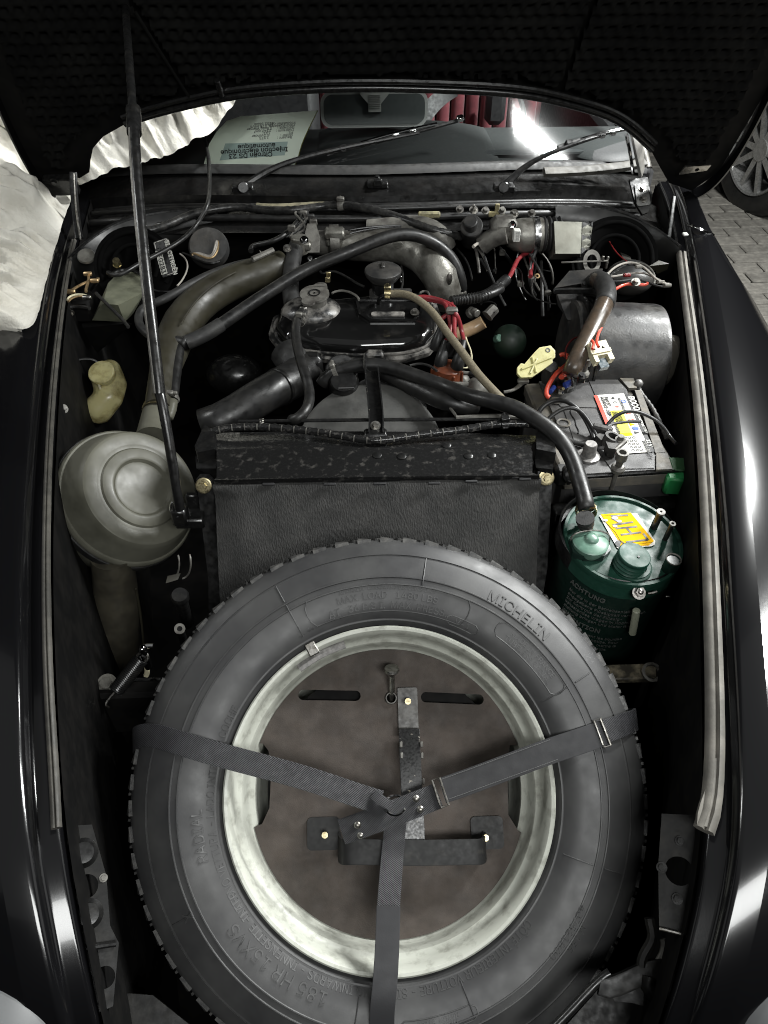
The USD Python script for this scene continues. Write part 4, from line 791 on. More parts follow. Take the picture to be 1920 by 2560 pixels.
# ================================================================== WASHER BOTTLE
wb = thing('washer_bottle', 'cream plastic washer bottle with round cap by the left wing', 'bottle', D(220, 870, .62))
q1, q2 = D(226, 822, .765), D(212, 875, .70)
sp_c = [(D(238, 800, .765), .022), (D(248, 830, .752), .0235), (D(236, 858, .735), .027), (D(212, 884, .715), .0295), (D(214, 884, .69), .029), (D(240, 850, .70), .027), (D(221, 812, .765), .0235)]
lk_ = [(0, 1), (1, 2), (2, 3), (3, 4), (4, 5), (5, 1), (6, 0), (6, 2)]
mf = None
for i_, j_ in lk_:
    h_ = hull(np.vstack([ball(*sp_c[i_], sub=2).vertices, ball(*sp_c[j_], sub=2).vertices]))
    t_ = manifold3d.Manifold(manifold3d.Mesh(np.asarray(h_.vertices, np.float32), np.asarray(h_.faces, np.uint32))); mf = t_ if mf is None else mf + t_
mm = mf.refine_to_length(.006).to_mesh(); bm = trimesh.Trimesh(mm.vert_properties[:, :3], mm.tri_verts); trimesh.smoothing.filter_taubin(bm, iterations=45)
part(wb, 'bottle', bm, cream, smooth=True)
cc = D(220, 806, .785); cn = nz(A([-.05, -.45, .9]))
part(wb, 'cap', lathe([(.0235, -.022), (.0235, -.006), (.0255, -.004), (.0262, .0), (.0262, .004), (.0245, .006), (0, .0068)], cc, cn, 48), cream)
part(wb, 'cap_tab', box(D(248 * .0 + 0, 0, d=1) * 0 + Q('k3', 590, 1150, z=.768), (.004, .006, .014), b=.001), ivory_plastic)
one('washer_hose', tube([D(142, 783, .80), D(165, 778, .80), D(195, 776, .795), D(212, 785, .785)], .0028, 8), rubber, 'thin black pipe from the left wing into the cream bottle', 'hose')

# ================================================================== ENGINE
en = thing('engine', 'four cylinder engine with glossy black valve cover and grey cast intake pipe', 'engine', D(770, 760, .60))
VN = nz(A([0, -.22, .975])); VO = D(768, 742, .845); VU = nz(A([1, -.02, 0])); VV = np.cross(VN, VU)
def vxy(x, y): p = Q('d', x, y, pl=(VO, VN)) - VO; return (p.dot(VU), p.dot(VV))
base = sg.Polygon([vxy(*p) for p in [(598, 720), (606, 690), (640, 676), (700, 664), (880, 648), (925, 655), (938, 690), (936, 728), (915, 752), (870, 764), (780, 768), (690, 762), (620, 748)]]).buffer(.012).buffer(-.004)
part(en, 'cover_flange', ext(base.buffer(.008), VO - VN * .010, VU, VV, .010), cover_worn, smooth=30)
loft = []
for off, h in ((0, 0), (.0, .012), (-.004, .020), (-.011, .026), (-.020, .029)):
    g = base.buffer(off - .006) ; L = g.exterior.length; c_ = A([g.exterior.interpolate(t * L).coords[0] for t in np.linspace(0, 1, 121)[:-1]])
    if loft: 
        k_ = np.argmin(np.linalg.norm(c_ - loft[0][1][0], axis=1)); c_ = np.roll(c_, -k_, 0)
    loft.append((h, c_))
Gc = A([VO + c_[:, :1] * VU + c_[:, 1:] * VV + VN * h for h, c_ in loft])
part(en, 'valve_cover', grid_mesh(Gc, True, True), cover_black, smooth=40, label='glossy black pressed valve cover')
bead = base.buffer(-.006); part(en, 'cover_bead', tube([VO + VU * x + VV * y + VN * .004 for x, y in bead.exterior.simplify(.002).coords], .0032, 8, step=.006), cover_worn)
# upper step and recess with worn paint
stp = sg.Polygon([vxy(*p) for p in [(775, 676), (870, 668), (905, 672), (916, 700), (905, 720), (860, 726), (800, 722), (772, 706)]]).buffer(.002)
part(en, 'cover_step', ext(rrect(.085, .028, .006, (np.mean([vxy(870, 668)[0], vxy(800, 668)[0]]) + .008, vxy(850, 664)[1])), VO + VN * .028, VU, VV, .008), dusty_black, smooth=30)
fr_ = sg.Polygon([vxy(*p) for p in [(768, 672), (890, 672), (912, 678), (912, 700), (895, 722), (800, 722), (776, 706)]])
part(en, 'badge_recess', ext(fr_.buffer(.0005).difference(fr_.buffer(-.0055)), VO + VN * .028, VU, VV, .006), cover_black, smooth=30)
part(en, 'badge_plate', ext(rrect(.066, .012, .005, vxy(838, 706)), VO + VN * .0295, VU, VV, .0035), cover_worn, smooth=30)
part(en, 'cover_dome', ball(VO + VU * vxy(675, 690)[0] + VV * vxy(675, 690)[1] + VN * .016, .05, (1.25, .95, .62)), cover_worn, smooth=True, label='worn grey hump of the valve cover below the filler cap')
part(en, 'cover_bolt', hexbolt(Q('k4', 1130, 715, pl=(VO + VN * .036, VN)), VN, .006, .006), alloy_dull)
# coolant cap with two ears
CN = nz(A([-.03, -.12, .99])); CC = Q('k4', 537, 612, z=.918)
ears = sg.Point(0, 0).buffer(.0285, quad_segs=16); 
for a in (65, 245): ears = ears.union(affinity.translate(sg.Point(0, 0).buffer(.013), .0265 * math.cos(math.radians(a)), .0265 * math.sin(math.radians(a)))).buffer(.004).buffer(-.004)
cu, cv, _ = basis(CN, (1, 0, 0))
cap = part(en, 'coolant_cap', ext(ears, CC, cu, cv, .005), alloy_dull, smooth=30)
part(cap, 'cap_centre', lathe([(.0105, .005), (.012, .0065), (.0095, .0068), (.008, .0035), (.003, .0035), (.002, .006), (0, .006)], CC, CN, 28), black_steel)
part(en, 'filler_neck', tube([CC, CC - CN * .018, CC - CN * .05], [.024, .0225, .022], 26), yellow_zinc if False else alloy_dull)
part(en, 'cap_spring', box(Q('k4', 470, 700, z=.905), (.014, .01, .014), b=.002), zinc)
# oil filler cap
OC = Q('k4', 942, 470, z=.945); ON = nz(A([0, -.04, 1]))
part(en, 'oil_cap', lathe([(.028, -.016), (.034, -.008), (.0365, -.001), (.036, .003), (.032, .006), (.018, .0085), (0, .009)], OC, ON, 44), dusty_black)
part(en, 'oil_cap_handle', box(OC + ON * .010 + A([0, .004, 0]), (.008, .02, .008), b=.002), dusty_black)
part(en, 'oil_neck', cyl(OC - ON * .06, OC - ON * .018, .022), black_steel)
part(en, 'cap_clip', box(Q('k4', 1048, 515, z=.94), (.004, .006, .012), b=.001), chrome); part(en, 'cap_clip', cat(box(Q('k4', 618, 490, z=.945), (.009, .004, .012), b=.001), box(Q('k4', 614, 520, z=.94), (.010, .004, .010), b=.001)), yellow_zinc)
# cast intake elbow
ip = [Q('k4', *p[:2], z=p[2]) for p in ((1310, 640, .84), (1297, 540, .885), (1235, 420, .915), (1130, 345, .925), (1000, 318, .925), (860, 322, .920), (740, 320, .915), (640, 300, .910))]
part(en, 'intake_pipe', tube(ip, [.030, .037, .041, .039, .034, .032, .030, .028], 32), alloy, label='large curved cast alloy intake pipe')
part(en, 'intake_pipe', tube([Q('k4', *p[:2], z=p[2]) for p in ((1330, 330, .90), (1260, 240, .93), (1130, 200, .935), (980, 205, .93), (850, 215, .925))], [.018, .022, .022, .02, .019], 22), alloy_dull)
part(en, 'pipe_boss', lathe([(0, .006), (.008, .005), (.010, 0)], Q('k4', 1030, 315, z=.955), (0, -.4, .9), 20), alloy)
part(en, 'pipe_shine', ball(Q('k4', 1335, 515, z=.915), .006, (1, .5, 2.2)), zinc, smooth=True)
# throttle body on the left of the pipe
part(en, 'throttle_body', cat(tube([Q('k4', 730, 300, z=.915), Q('k4', 540, 300, z=.91)], .026, 24), lathe([(.026, -.010), (.032, -.010), (.032, .010), (.026, .010)], Q('k4', 655, 285, z=.925), (1, .05, 0), 30)), alloy_dull)
part(en, 'throttle_flange', cat(box(Q('k4', 655, 245, z=.945), (.042, .03, .02), b=.004), box(Q('k4', 655, 275, z=.935), (.036, .02, .03), b=.004)), alloy)
part(en, 'throttle_flange', ext(sg.Polygon([(-.016, -.03), (.016, -.03), (.019, .0), (.010, .03), (-.008, .03), (-.016, .0)]), Q('k4', 520, 280, z=.935), A([1., 0, 0]), nz(A([0, .6, .8])), .01), alloy_dull)
tc = Q('k4', 445, 280, z=.945)
part(en, 'thermostat_elbow', cat(cyl(tc + A([0, 0, -.03]), tc + A([0, 0, .006]), .018), box(tc + A([.01, -.004, -.012]), (.03, .02, .018), b=.004)), alloy)
part(en, 'elbow_bolt', hexbolt(Q('k4', 475, 285, z=.955), (0, -.5, .86), .006, .006), chrome)
part(en, 'screw_head', hexbolt(Q('k4', 375, 335, z=.945), (0, -.6, .8), .006, .005), zinc)
part(en, 'screw_head', hexbolt(Q('k4', 510, 395, z=.93), (0, -.6, .8), .004, .004), chrome)
part(en, 'coolant_stub', tube([Q('k4', *p[:2], z=p[2]) for p in ((435, 300, .93), (410, 400, .92), (395, 520, .90), (400, 640, .88), (420, 700, .87))], [.016, .017, .017, .017, .018], 18), rubber_soft)
# rails over the pipe
part(en, 'fuel_rail', tube([Q('k4', *p[:2], z=p[2]) for p in ((745, 225, .955), (900, 205, .96), (1050, 200, .958))], .0022, 8), black_steel)
part(en, 'fuel_rail', tube([Q('k4', *p[:2], z=p[2]) for p in ((745, 245, .952), (900, 215, .957), (1050, 207, .955))], .0022, 8), black_steel)
part(en, 'engine_block', box(D(770, 700, .62), (.22, .30, .10), b=.02), inner_black)
# pump pulley hub and front cover in front of the cover
part(en, 'front_cover', cat(cyl(D(735, 812, .82), D(738, 800, .86), .03), box(D(670, 790, .82), (.05, .04, .05), b=.01)), black_steel)
part(en, 'front_cover', lathe([(0, .012), (.022, .010), (.027, .004), (.027, -.02)], Q('k4', 710, 1130, z=.86), (0, -.5, .86), 32), black_steel)
part(en, 'cover_screw', box(Q('k4', 725, 1163, z=.874), (.028, .003, .004), b=.001), chrome)
part(en, 'breather_boss', box(Q('k4', 895, 968, z=.85), (.032, .02, .018), b=.004), cover_worn)
part(en, 'pulley', lathe([(.075, -.01), (.080, 0), (.080, .006), (.072, .006), (.06, .01), (0, .012)], D(830, 905, .79), nz(A([0, -.75, .66])), 48), black_steel)
# fan cowl: grey domed disc
fc = D(800, 975, .785); fn = nz(A([0, -.55, .83]))
fan = thing('cooling_fan', 'dusty grey domed fan disc rising behind the radiator', 'fan', fc - fn * .05)
part(fan, 'fan_disc', lathe([(.128, -.01), (.128, 0), (.120, .006), (.09, .014), (.05, .019), (0, .021)], fc, fn, 64), fan_grey)
fu, fv, _ = basis(fn, (1, 0, 0))
part(fan, 'fan_guard', cat(tube([D(925, 822, .865), D(960, 865, .86), D(990, 905, .855)], .0025, 8)), alloy_dull)
part(fan, 'fan_guard', tube([D(1012, 830, .86), D(950, 828, .86)], .004, 8), alloy_dull)

# ------------------------------------------------------------------ distributor
DC = Q('k4', 1322, 1055, z=.845); DN = nz(A([.12, .0, 1.0]))
di = thing('distributor', 'orange brown distributor with black boots and red leads', 'distributor', DC - DN * .05)
part(di, 'cap', lathe([(.027, -.05), (.0285, -.030), (.0275, -.012), (.026, .006), (.020, .012), (.012, .014), (0, .014)], DC, DN, 36), orange_brown)
for t in (-.3, -1.2, -2.2, 3.0): part(di, 'cap_rib', box(DC + A([.0275 * math.cos(t), .0275 * math.sin(t), -.018]), (.006, .006, .04), b=.002), orange_brown)
part(di, 'body', cyl(DC - DN * .1, DC - DN * .05, .026), black_steel)
boots = [((1290, 985), (1315, 880), (1340, 800)), ((1390, 1000), (1420, 880), (1400, 790)), ((1335, 925), (1370, 870), (1365, 780)), ((1262, 890), (1285, 800), (1320, 730))]
for k, (b0_, b1_, b2_) in enumerate(boots):
    z0 = .870 + .012 * (k > 1); p0_, p1_ = Q('k4', *b0_, z=z0), Q('k4', *b1_, z=z0 + .025)
    part(di, 'boot', tube([p0_ - DN * .012, p0_, p0_ * .5 + p1_ * .5, p1_], [.0125, .0115, .0082, .006], 18), rubber)
    part(di, 'lead', tube([p1_, Q('k4', *b2_, z=z0 + .035), Q('k4', 1345 + k * 14 - 20, 700, z=.925), Q('k4', 1290 - k * 8, 655 - k * 6, z=.92), Q('k4', 1150, 625, z=.915)] if k != 1 else [p1_, Q('k4', *b2_, z=z0 + .035), Q('k4', 1370, 715, z=.93), Q('k4', 1335, 680, z=.925), Q('k4', 1360, 660, z=.925)], .0042, 10), red_lead)
part(di, 'lead_clip', box(Q('k4', 1350, 703, z=.932), (.022, .014, .012), b=.003), alloy_dull)
part(di, 'white_lead', tube([Q('n5', *p, z=.86) for p in ((800, 790), (830, 880), (870, 990), (880, 1100), (850, 1190), (790, 1215), (720, 1180))], .0016, 6), white_wire)
# pipe and metal parts right of it
part(en, 'tan_pipe', tube([Q('n5', 540, 800, z=.84), Q('n5', 760, 720, z=.845), Q('n5', 920, 650, z=.85), Q('n5', 1040, 580, z=.86)], [.0135, .0135, .0135, .013], 18), tan_tube, label='tan coolant pipe beside the red leads')
part(en, 'pipe_nut', hexbolt(Q('n5', 1095, 500, z=.865), nz(A([.7, .5, .5])), .0115, .022, 1.1), alloy_dull)
part(en, 'pipe_clip', tube([Q('n5', *p, z=.875) for p in ((1010, 340), (1080, 300), (1180, 310), (1215, 380), (1190, 450))], .0016, 6), black_steel)
part(en, 'sensor', cat(cyl(Q('n5', 850, 470, z=.85), Q('n5', 900, 430, z=.86), .011), cyl(Q('n5', 900, 430, z=.86), Q('n5', 960, 470, z=.86), .008)), alloy_dull)
part(en, 'small_pipe', tube([Q('n5', *p, z=.835) for p in ((700, 1280), (830, 1290), (960, 1320), (1040, 1400), (1070, 1460))], .004, 10), alloy_dull)
part(en, 'pipe_sleeve', tube([Q('n5', 850, 1295, z=.836), Q('n5', 960, 1318, z=.836)], .0052, 10), rubber)
part(en, 'pump_body', cat(ball(Q('n5', 960, 1520, z=.80), .025), ball(Q('n5', 740, 1400, z=.81), .016)), alloy_dull, smooth=True)

# ================================================================== HOSES, each a thing of its own
def hose(name, crop, pts, r, mt, label, cat_='hose', n=14, **k): return one(name, tube([Q(crop, *p[:2], z=p[2]) for p in pts], r, n, **k), mt, label, cat_, smooth=True)
hose('breather_hose', 'k4', [(-225, 892, .860), (-120, 846, .868), (-17, 785, .878), (120, 690, .893), (300, 572, .917), (500, 455, .942), (700, 372, .965), (900, 290, .982), (1080, 252, .985), (1240, 300, .965), (1350, 400, .93), (1400, 520, .89), (1400, 600, .85)], .0125, rubber, 'long shiny black hose arching over the grey intake pipe')
one('hose_sleeve', tube([Q('k3', 1105, 893, z=.8605), Q('k3', 1205, 848, z=.868), Q('k3', 1312, 783, z=.8785)], .0142, 16), rubber_soft, 'thicker black sleeve on the left end of the arching hose', 'hose sleeve')
hose('vacuum_hose', 'k3', [(1500, 415, .915), (1350, 450, .91), (1150, 535, .90), (950, 645, .885), (850, 690, .872), (822, 740, .865), (835, 800, .862), (890, 850, .860), (960, 875, .858), (1040, 890, .856)], .0085, rubber_soft, 'black hose with a hooked bend behind the prop rod')
hose('drain_hose', 'k3', [(1068, 885, .858), (1050, 990, .85), (1035, 1100, .84), (1018, 1225, .83)], [.0105, .011, .011, .0115], rubber, 'straight black hose hanging from the T joint beside the olive duct')
hose('hose_stub', 'k3', [(1022, 1235, .833), (1012, 1290, .825), (1000, 1340, .82)], [.0095, .010, .008], ivory_plastic if False else filter_paint, 'pale plastic stub at the lower end of the hanging black hose', 'stub')
hose('tee_joint', 'k3', [(1030, 885, .862), (1075, 890, .862), (1110, 900, .862)], .0115, rubber, 'black T joint where three hoses meet on the left', 'hose joint')
hose('overflow_hose', 'k4', [(470, 705, .902), (432, 770, .908), (425, 850, .908), (445, 960, .905), (480, 1080, .90), (505, 1180, .89), (495, 1270, .885), (450, 1330, .88), (400, 1350, .87)], .0088, rubber, 'narrow black hose curving down from the coolant cap over the valve cover front')
hose('radiator_hose', 'k4', [(-120, 1390, .80), (0, 1345, .81), (120, 1275, .82), (260, 1190, .825), (400, 1115, .82), (480, 1060, .81), (520, 1000, .79)], [.032, .032, .033, .034, .036, .036, .034], rubber, 'fat black radiator hose left of the fan', n=26)
hose('lower_pipe', 'k4', [(480, 1130, .80), (420, 1020, .82), (380, 950, .83)], [.034, .034, .036], rubber_soft, 'short dark pipe joining the fat radiator hose to the engine')
one('hose_band', lathe([(.0345, -.004), (.0358, -.003), (.0358, .003), (.0345, .004)], Q('k4', 330, 1153, z=.824), nz(Q('k4', 400, 1115, z=.82) - Q('k4', 260, 1190, z=.825)), 36), black_steel, 'thin black band round the fat radiator hose', 'hose band')
hose('top_hose', 'k4', [(580, 1140, .85), (640, 1080, .868), (740, 1040, .88), (850, 1025, .886), (980, 1040, .885), (1150, 1095, .882), (1330, 1160, .88), (1500, 1220, .895), (1706, 1272, .902), (1825, 1334, .900), (1927, 1402, .895), (2008, 1488, .886), (2062, 1581, .876), (2100, 1690, .866), (2136, 1818, .852), (2150, 1882, .845)], .0125, rubber, 'long black hose sweeping from the fan across to the green reservoir', n=16)
hose('branch_hose', 'k4', [(940, 1080, .86), (1050, 1120, .86), (1180, 1180, .86), (1300, 1235, .86), (1420, 1268, .855), (1490, 1268, .85)], [.012, .014, .016, .0165, .016, .014], rubber, 'thicker grey black hose under the long sweeping hose', n=18)
hose('braided_hose', 'k4', [(960, 608, .935), (1060, 605, .94), (1150, 640, .94), (1240, 720, .93), (1320, 830, .92), (1400, 935, .91), (1500, 1070, .895), (1590, 1170, .885), (1680, 1265, .87)], .0072, braid, 'braided fuel hose running diagonally past the distributor', n=14)
one('braided_hose_clamp', clampband(Q('k4', 968, 600, z=.937), (1, 0, 0), .0078, .012), yellow_zinc, 'small clamp on the braided hose above the valve cover', 'hose clamp')
one('fuel_pipe', tube([Q('k4', *p[:2], z=p[2]) for p in ((920, 660, .89), (925, 630, .91), (960, 612, .925))], .0045, 10), black_steel, 'short bent fuel pipe at the end of the braided hose', 'pipe')
one('corrugated_tube', cat(tube([Q('k5', *p[:2], z=p[2]) for p in ((20, 650, .89), (110, 635, .89), (200, 620, .89), (270, 585, .89), (345, 520, .89))], .0105, 14, step=.0016, rib=(.0012, .0062))), rubber, 'black corrugated sleeve behind the red leads', 'sleeve')
one('red_cable', tube([Q('k5', *p[:2], z=p[2]) for p in ((345, 525, .892), (385, 460, .894), (415, 400, .894), (450, 370, .894), (485, 362, .892))], .0048, 10), red_lead, 'red cable coming out of the corrugated sleeve', 'cable')
one('red_cable_end', tube([Q('k5', *p[:2], z=.89) for p in ((495, 395), (492, 450), (488, 500))], .0048, 10), red_lead, 'short red cable hanging beside the round sensor', 'cable')
hose('black_coolant_hose', 'k4', [(1370, 655, .87), (1450, 640, .885), (1560, 610, .89), (1640, 570, .89)], .0095, rubber, 'black hose leaving the intake pipe to the right')
# ================================================================== RIGHT SIDE: blower, battery, reservoir
BX = nz(A([1, -.12, -.04])); B0 = D(1228, 735, .85); B1 = D(1418, 745, .84)
hb = thing('heater_blower', 'large black drum of the heater blower on the right', 'blower', D(1320, 740, .70))
L_ = np.linalg.norm(B1 - B0); BD = nz(B1 - B0)
part(hb, 'drum', lathe([(0, 0), (.098, 0), (.103, .004), (.104, L_ - .012), (.102, L_ - .004), (.095, L_), (0, L_ + .002)], B0 - A([0, 0, .03]), BD, 72), dusty_black, smooth=35)
part(hb, 'drum_flange', lathe([(.10, 0), (.112, .0), (.112, .006), (.104, .008)], B0 - A([0, 0, .03]) + BD * .014, BD, 60), black_steel)
part(hb, 'drum_flange', lathe([(.10, 0), (.109, .0), (.109, .004), (.104, .005)], B0 - A([0, 0, .03]) + BD * .030, BD, 60), black_steel)
part(hb, 'blower_casing', hull(pxz([(1198, 622, .92), (1300, 605, .925), (1302, 580, .925), (1230, 585, .925)]) + pxz([(1190, 640, .86), (1290, 640, .86)])), dusty_black)
part(hb, 'blower_casing', hull(pxz([(1198, 622, .918), (1260, 625, .915), (1262, 700, .88), (1225, 690, .88), (1205, 660, .89)])), dusty_black)
part(hb, 'casing_shelf', box(D(1250, 628, .925), (.10, .006, .012)), black_steel)
part(hb, 'motor_dome', ball(D(1360, 600, .87), .045, (1.15, 1, .8)), dusty_black, smooth=True)
for x, y in ((1262, 868 * .0 + 622), (1262, 745), (1256, 818)): part(hb, 'casing_clip', cat(box(D(x, y, .915 if y < 700 else .90), (.012, .01, .016), b=.002), hexbolt(D(x, y - 6, .925 if y < 700 else .91), (0, -.4, .9), .0045, .004)), black_steel)
part(hb, 'intake_sleeve', tube([D(1420, 775, .82), D(1450, 780, .80), D(1462, 790, .78)], [.048, .048, .045], 30, step=.0015, rib=(.0012, .0045)), mat('grey_bellows', (.13, .12, .10), .7), label='grey ribbed sleeve at the right end of the drum')
hose('heater_hose', 'k5', [(880, 520, .93), (920, 545, .945), (938, 600, .945), (915, 690, .94), (870, 780, .93), (820, 880, .915), (770, 980, .90), (730, 1080, .88)], [.016, .0165, .017, .0172, .0172, .017, .0165, .0165], brown_hose, 'brown black hose curving down the left of the drum', n=20)
one('hose_shoulder', tube([Q('k5', *p[:2], z=p[2]) for p in ((850, 545, .915), (885, 522, .93), (925, 548, .945), (940, 605, .945), (925, 665, .942))], [.0172, .0182, .0184, .0184, .0182], 22), rubber_soft, 'black outer sleeve over the bend of the brown hose', 'hose sleeve', smooth=True)
# ivory connector and red wires
SC_ = .8; cc_ = Q('k5', 888, 968, z=.905); cu_ = nz(Q('k5', 925, 915, z=.905) - Q('k5', 838, 932, z=.905)); cn_ = nz(A([0, -.45, .89])); cv_ = np.cross(cn_, cu_)
ic = thing('ivory_connector', 'ivory plastic plug hanging on two red wires in front of the drum', 'connector', cc_)
part(ic, 'plug', cat(ext(sg.box(-.0185, -.020, .0185, .020).difference(sg.box(-.011, -.03, .009, -.008)), cc_, cu_, cv_, .014)), ivory_plastic)
part(ic, 'plug_lip', ext(sg.box(-.0195, -.005, .0195, .002), cc_ + cn_ * .0145, cu_, cv_, .003), ivory_plastic)
for k in (-.010, .008): part(ic, 'pin_hole', hull([cc_ + cn_ * .0145 + cu_ * (k + a) + cv_ * (.006 + b) for a, b in ((0, .004), (.004, -.002), (-.003, -.002))] + [cc_ + cn_ * .0160 + cu_ * k + cv_ * .006]), interior_dark)
part(ic, 'locking_tab', ext(sg.box(-.011, -.03, .006, -.012), cc_ - cn_ * .002, cu_, cv_, .01), mat('smoke_plastic', (.03, .05, .06), .2))
for pts in (((855, 930), (862, 895), (850, 880)), ((893, 918), (882, 880), (895, 830), (920, 780), (935, 745))): part(ic, 'red_wire', tube([Q('k5', *p, z=.930) for p in pts], .0026, 8), red_bright)
one('thin_red_wire', tube([Q('k5', *p, z=.885) for p in ((780, 858), (730, 880), (700, 930), (695, 985))], .0016, 6), red_dark, 'thin dark red wire left of the brown hose', 'wire')
# wires over the blower
pw = thing('blower_wires', 'bunch of pale wires spreading over the blower casing', 'wiring', Q('k5', 1100, 500, z=.93))
for k, pts in enumerate([((940, 500), (1000, 440), (1080, 418), (1150, 440), (1240, 520), (1310, 545)), ((950, 505), (1020, 450), (1100, 430), (1180, 470), (1250, 525), (1305, 548)), ((955, 500), (1040, 490), (1150, 480), (1230, 510), (1290, 540)), ((940, 508), (1000, 530), (1090, 520), (1150, 525), (1220, 550), (1310, 560)), ((960, 495), (1050, 435), (1120, 420), (1180, 440), (1220, 545))]):
    part(pw, 'wire', tube([Q('k5', *p, z=.945 - .006 * k) for p in pts], .0022, 7), (pale_wire, rubber, pale_wire, rubber_soft, alloy_dull)[k])
part(pw, 'red_wire', tube([Q('k5', *p, z=.93) for p in ((970, 590), (1020, 560), (1080, 545), (1150, 550), (1180, 540))], .003, 8), red_bright)
for x, y in ((1060, 490), (1260, 530), (1300, 550), (1130, 440)): part(pw, 'terminal_sleeve', tube([Q('k5', x - 18, y + 3, z=.947), Q('k5', x + 18, y + 3, z=.945)], .0038, 8), red_dark if x == 1060 else seal_grey)
part(pw, 'junction_bolt', cat(hexbolt(Q('k5', 935, 505, z=.945), (0, -.5, .86), .005, .008), hexbolt(Q('k5', 1112, 535, z=.935), (0, -.5, .86), .006, .006)), zinc)
# foil covered box, round sensor
fb = [D(1197, 478, .97), D(1278, 480, .965), D(1272, 548, .915), D(1200, 548, .915)]
fx = thing('foil_box', 'pale foil wrapped box under the windscreen on the right', 'box', (fb[0] + fb[2]) / 2)
part(fx, 'box_face', hull([fb[0], fb[1] * .75 + fb[0] * .25, fb[2] * .75 + fb[3] * .25, fb[3]] + [p + A([0, .05, -.035]) for p in (fb[0], fb[1], fb[2], fb[3])]), foil, smooth=20)
sp0 = [fb[1] * .74 + fb[0] * .26 + A([.001, -.001, .001]), fb[1] + A([.004, .004, .0]), fb[2] + A([.002, .004, 0]), fb[2] * .76 + fb[3] * .24 + A([.001, -.001, 0])]
for k in range(5):
    f = lambda a, b, t: a * (1 - t) + b * t
    t0, t1 = k / 5, (k + 1) / 5; part(fx, 'foil_fold', hull([f(sp0[0], sp0[3], t0), f(sp0[1], sp0[2], t0), f(sp0[1], sp0[2], t1), f(sp0[0], sp0[3], t1), f((sp0[0] + sp0[1]) / 2, (sp0[3] + sp0[2]) / 2, (t0 + t1) / 2) + A([.006 * (k % 2), -.006, .004])]), foil_bright if k % 2 == 0 else foil, smooth=False)
rs = [Q('k5', 350, 260, z=.93), Q('k5', 540, 255, z=.93)]; rdir = nz(rs[1] - rs[0])
sr_ = thing('air_flow_sensor', 'round alloy flow sensor with a bright clamp beside the foil box', 'sensor', rs[0] - A([0, 0, .04]))
part(sr_, 'body', lathe([(0, 0), (.022, 0), (.030, .012), (.034, .02), (.036, .03), (.036, .075), (.033, .085), (0, .088)], rs[0], rdir, 44), alloy)
part(sr_, 'band', lathe([(.036, 0), (.0385, .001), (.0385, .013), (.036, .014)], rs[0] + rdir * .053, rdir, 44), foil_bright)
part(sr_, 'sensor_label', box(Q('k5', 405, 255, z=.955), (.014, .016, .024), b=.001), white_print)
part(sr_, 'label_print', lines(['8250', '0216', 'BS'], Q('k5', 398, 240, z=.963) + A([0, -.009, 0]), (1, 0, 0), (0, .4, .9), .004, .006, .0006), ink, smooth=False)
part(sr_, 'housing', cat(box(Q('k5', 330, 215, z=.945), (.06, .05, .05), b=.012), tube([Q('k5', 200, 320, z=.91), Q('k5', 270, 270, z=.93), Q('k5', 350, 250, z=.94)], .02, 16)), alloy_dull)
part(sr_, 'terminal', hexbolt(Q('k5', 380, 195, z=.96), (0, -.5, .86), .006, .006), chrome)
fl_ = thing('corrugated_boot', 'dark concertina boot between the round sensor and the foil box', 'boot', Q('k5', 590, 260, z=.9))
part(fl_, 'boot', tube([Q('k5', 555, 255, z=.93), Q('k5', 660, 255, z=.93)], .036, 30, step=.001, rib=(.003, .011)), rubber_soft)
# regulator with brass and yellow paint; bolts along the cowl
for k, (x, y, mt, r_) in enumerate(((70, 105, alloy_dull, .008), (152, 108, zinc, .009), (222, 112, alloy_dull, .008), (320, 112, alloy_dull, .008), (392, 130, zinc, .009), (495, 128, alloy_dull, .008))):
    one('cowl_bolt', hexbolt(Q('k5', x, y, z=.95), (0, -.6, .8), r_ * .75, .008), mt, ['small dull bolt at the left end of the bulkhead bolt row', 'bright stud with nut standing up in the bulkhead bolt row', 'dull bolt just right of the bright stud below the screen', 'dark bolt between the yellowish bracket and the pale bolt', 'pale flanged bolt right of the yellowish bracket', 'dull bolt above the round flow sensor'][k], 'bolt', base=Q('k5', x, y, z=.945))
one('stud', cyl(Q('k5', 152, 100, z=.955), Q('k5', 152, 78, z=.97), .003, 10), zinc, 'thin bright threaded stud above the bulkhead bolts', 'stud')
one('yellow_bracket', cat(box(Q('k5', 290, 110, z=.95), (.010, .006, .03), b=.001), box(Q('k5', 285, 130, z=.943), (.036, .008, .012), b=.002)), mat('old_yellow', (.30, .26, .13), .5, c2=(.1, .09, .06), ns=80), 'small yellowish bracket on the bulkhead bolts', 'bracket')
one('paint_patch', box(Q('k4', 1215, 135, z=.945), (.05, .012, .014), b=.003), mat('old_yellow_dull', (.20, .18, .10), .6, c2=(.05, .045, .03), ns=80), 'yellowish paint dabbed fitting above the intake pipe', 'fitting')
pu_ = thing('pressure_switch', 'black cylindrical switch above the wires right of the intake pipe', 'switch', Q('k5', 140, 260, z=.9))
part(pu_, 'body', cat(cyl(Q('k5', 140, 280, z=.90), Q('k5', 140, 200, z=.955), .024, 28), cyl(Q('k5', 135, 210, z=.95), Q('k5', 133, 170, z=.97), .015, 22)), dusty_black)
part(pu_, 'switch_wire', cat(*[tube([Q('k5', 160, 320, z=.90), Q('k5', 175 + 40 * k, 390, z=.89), Q('k5', 185 + 50 * k, 480 - 10 * k, z=.87)], .0035, 8) for k in range(2)]), alloy_dull, kind='stuff')
one('pale_lead', tube([Q('k5', *p, z=.92) for p in ((150, 325), (210, 295), (280, 290), (330, 300))], .0035, 8), pale_wire, 'pale lead from the black switch to the round sensor', 'wire')
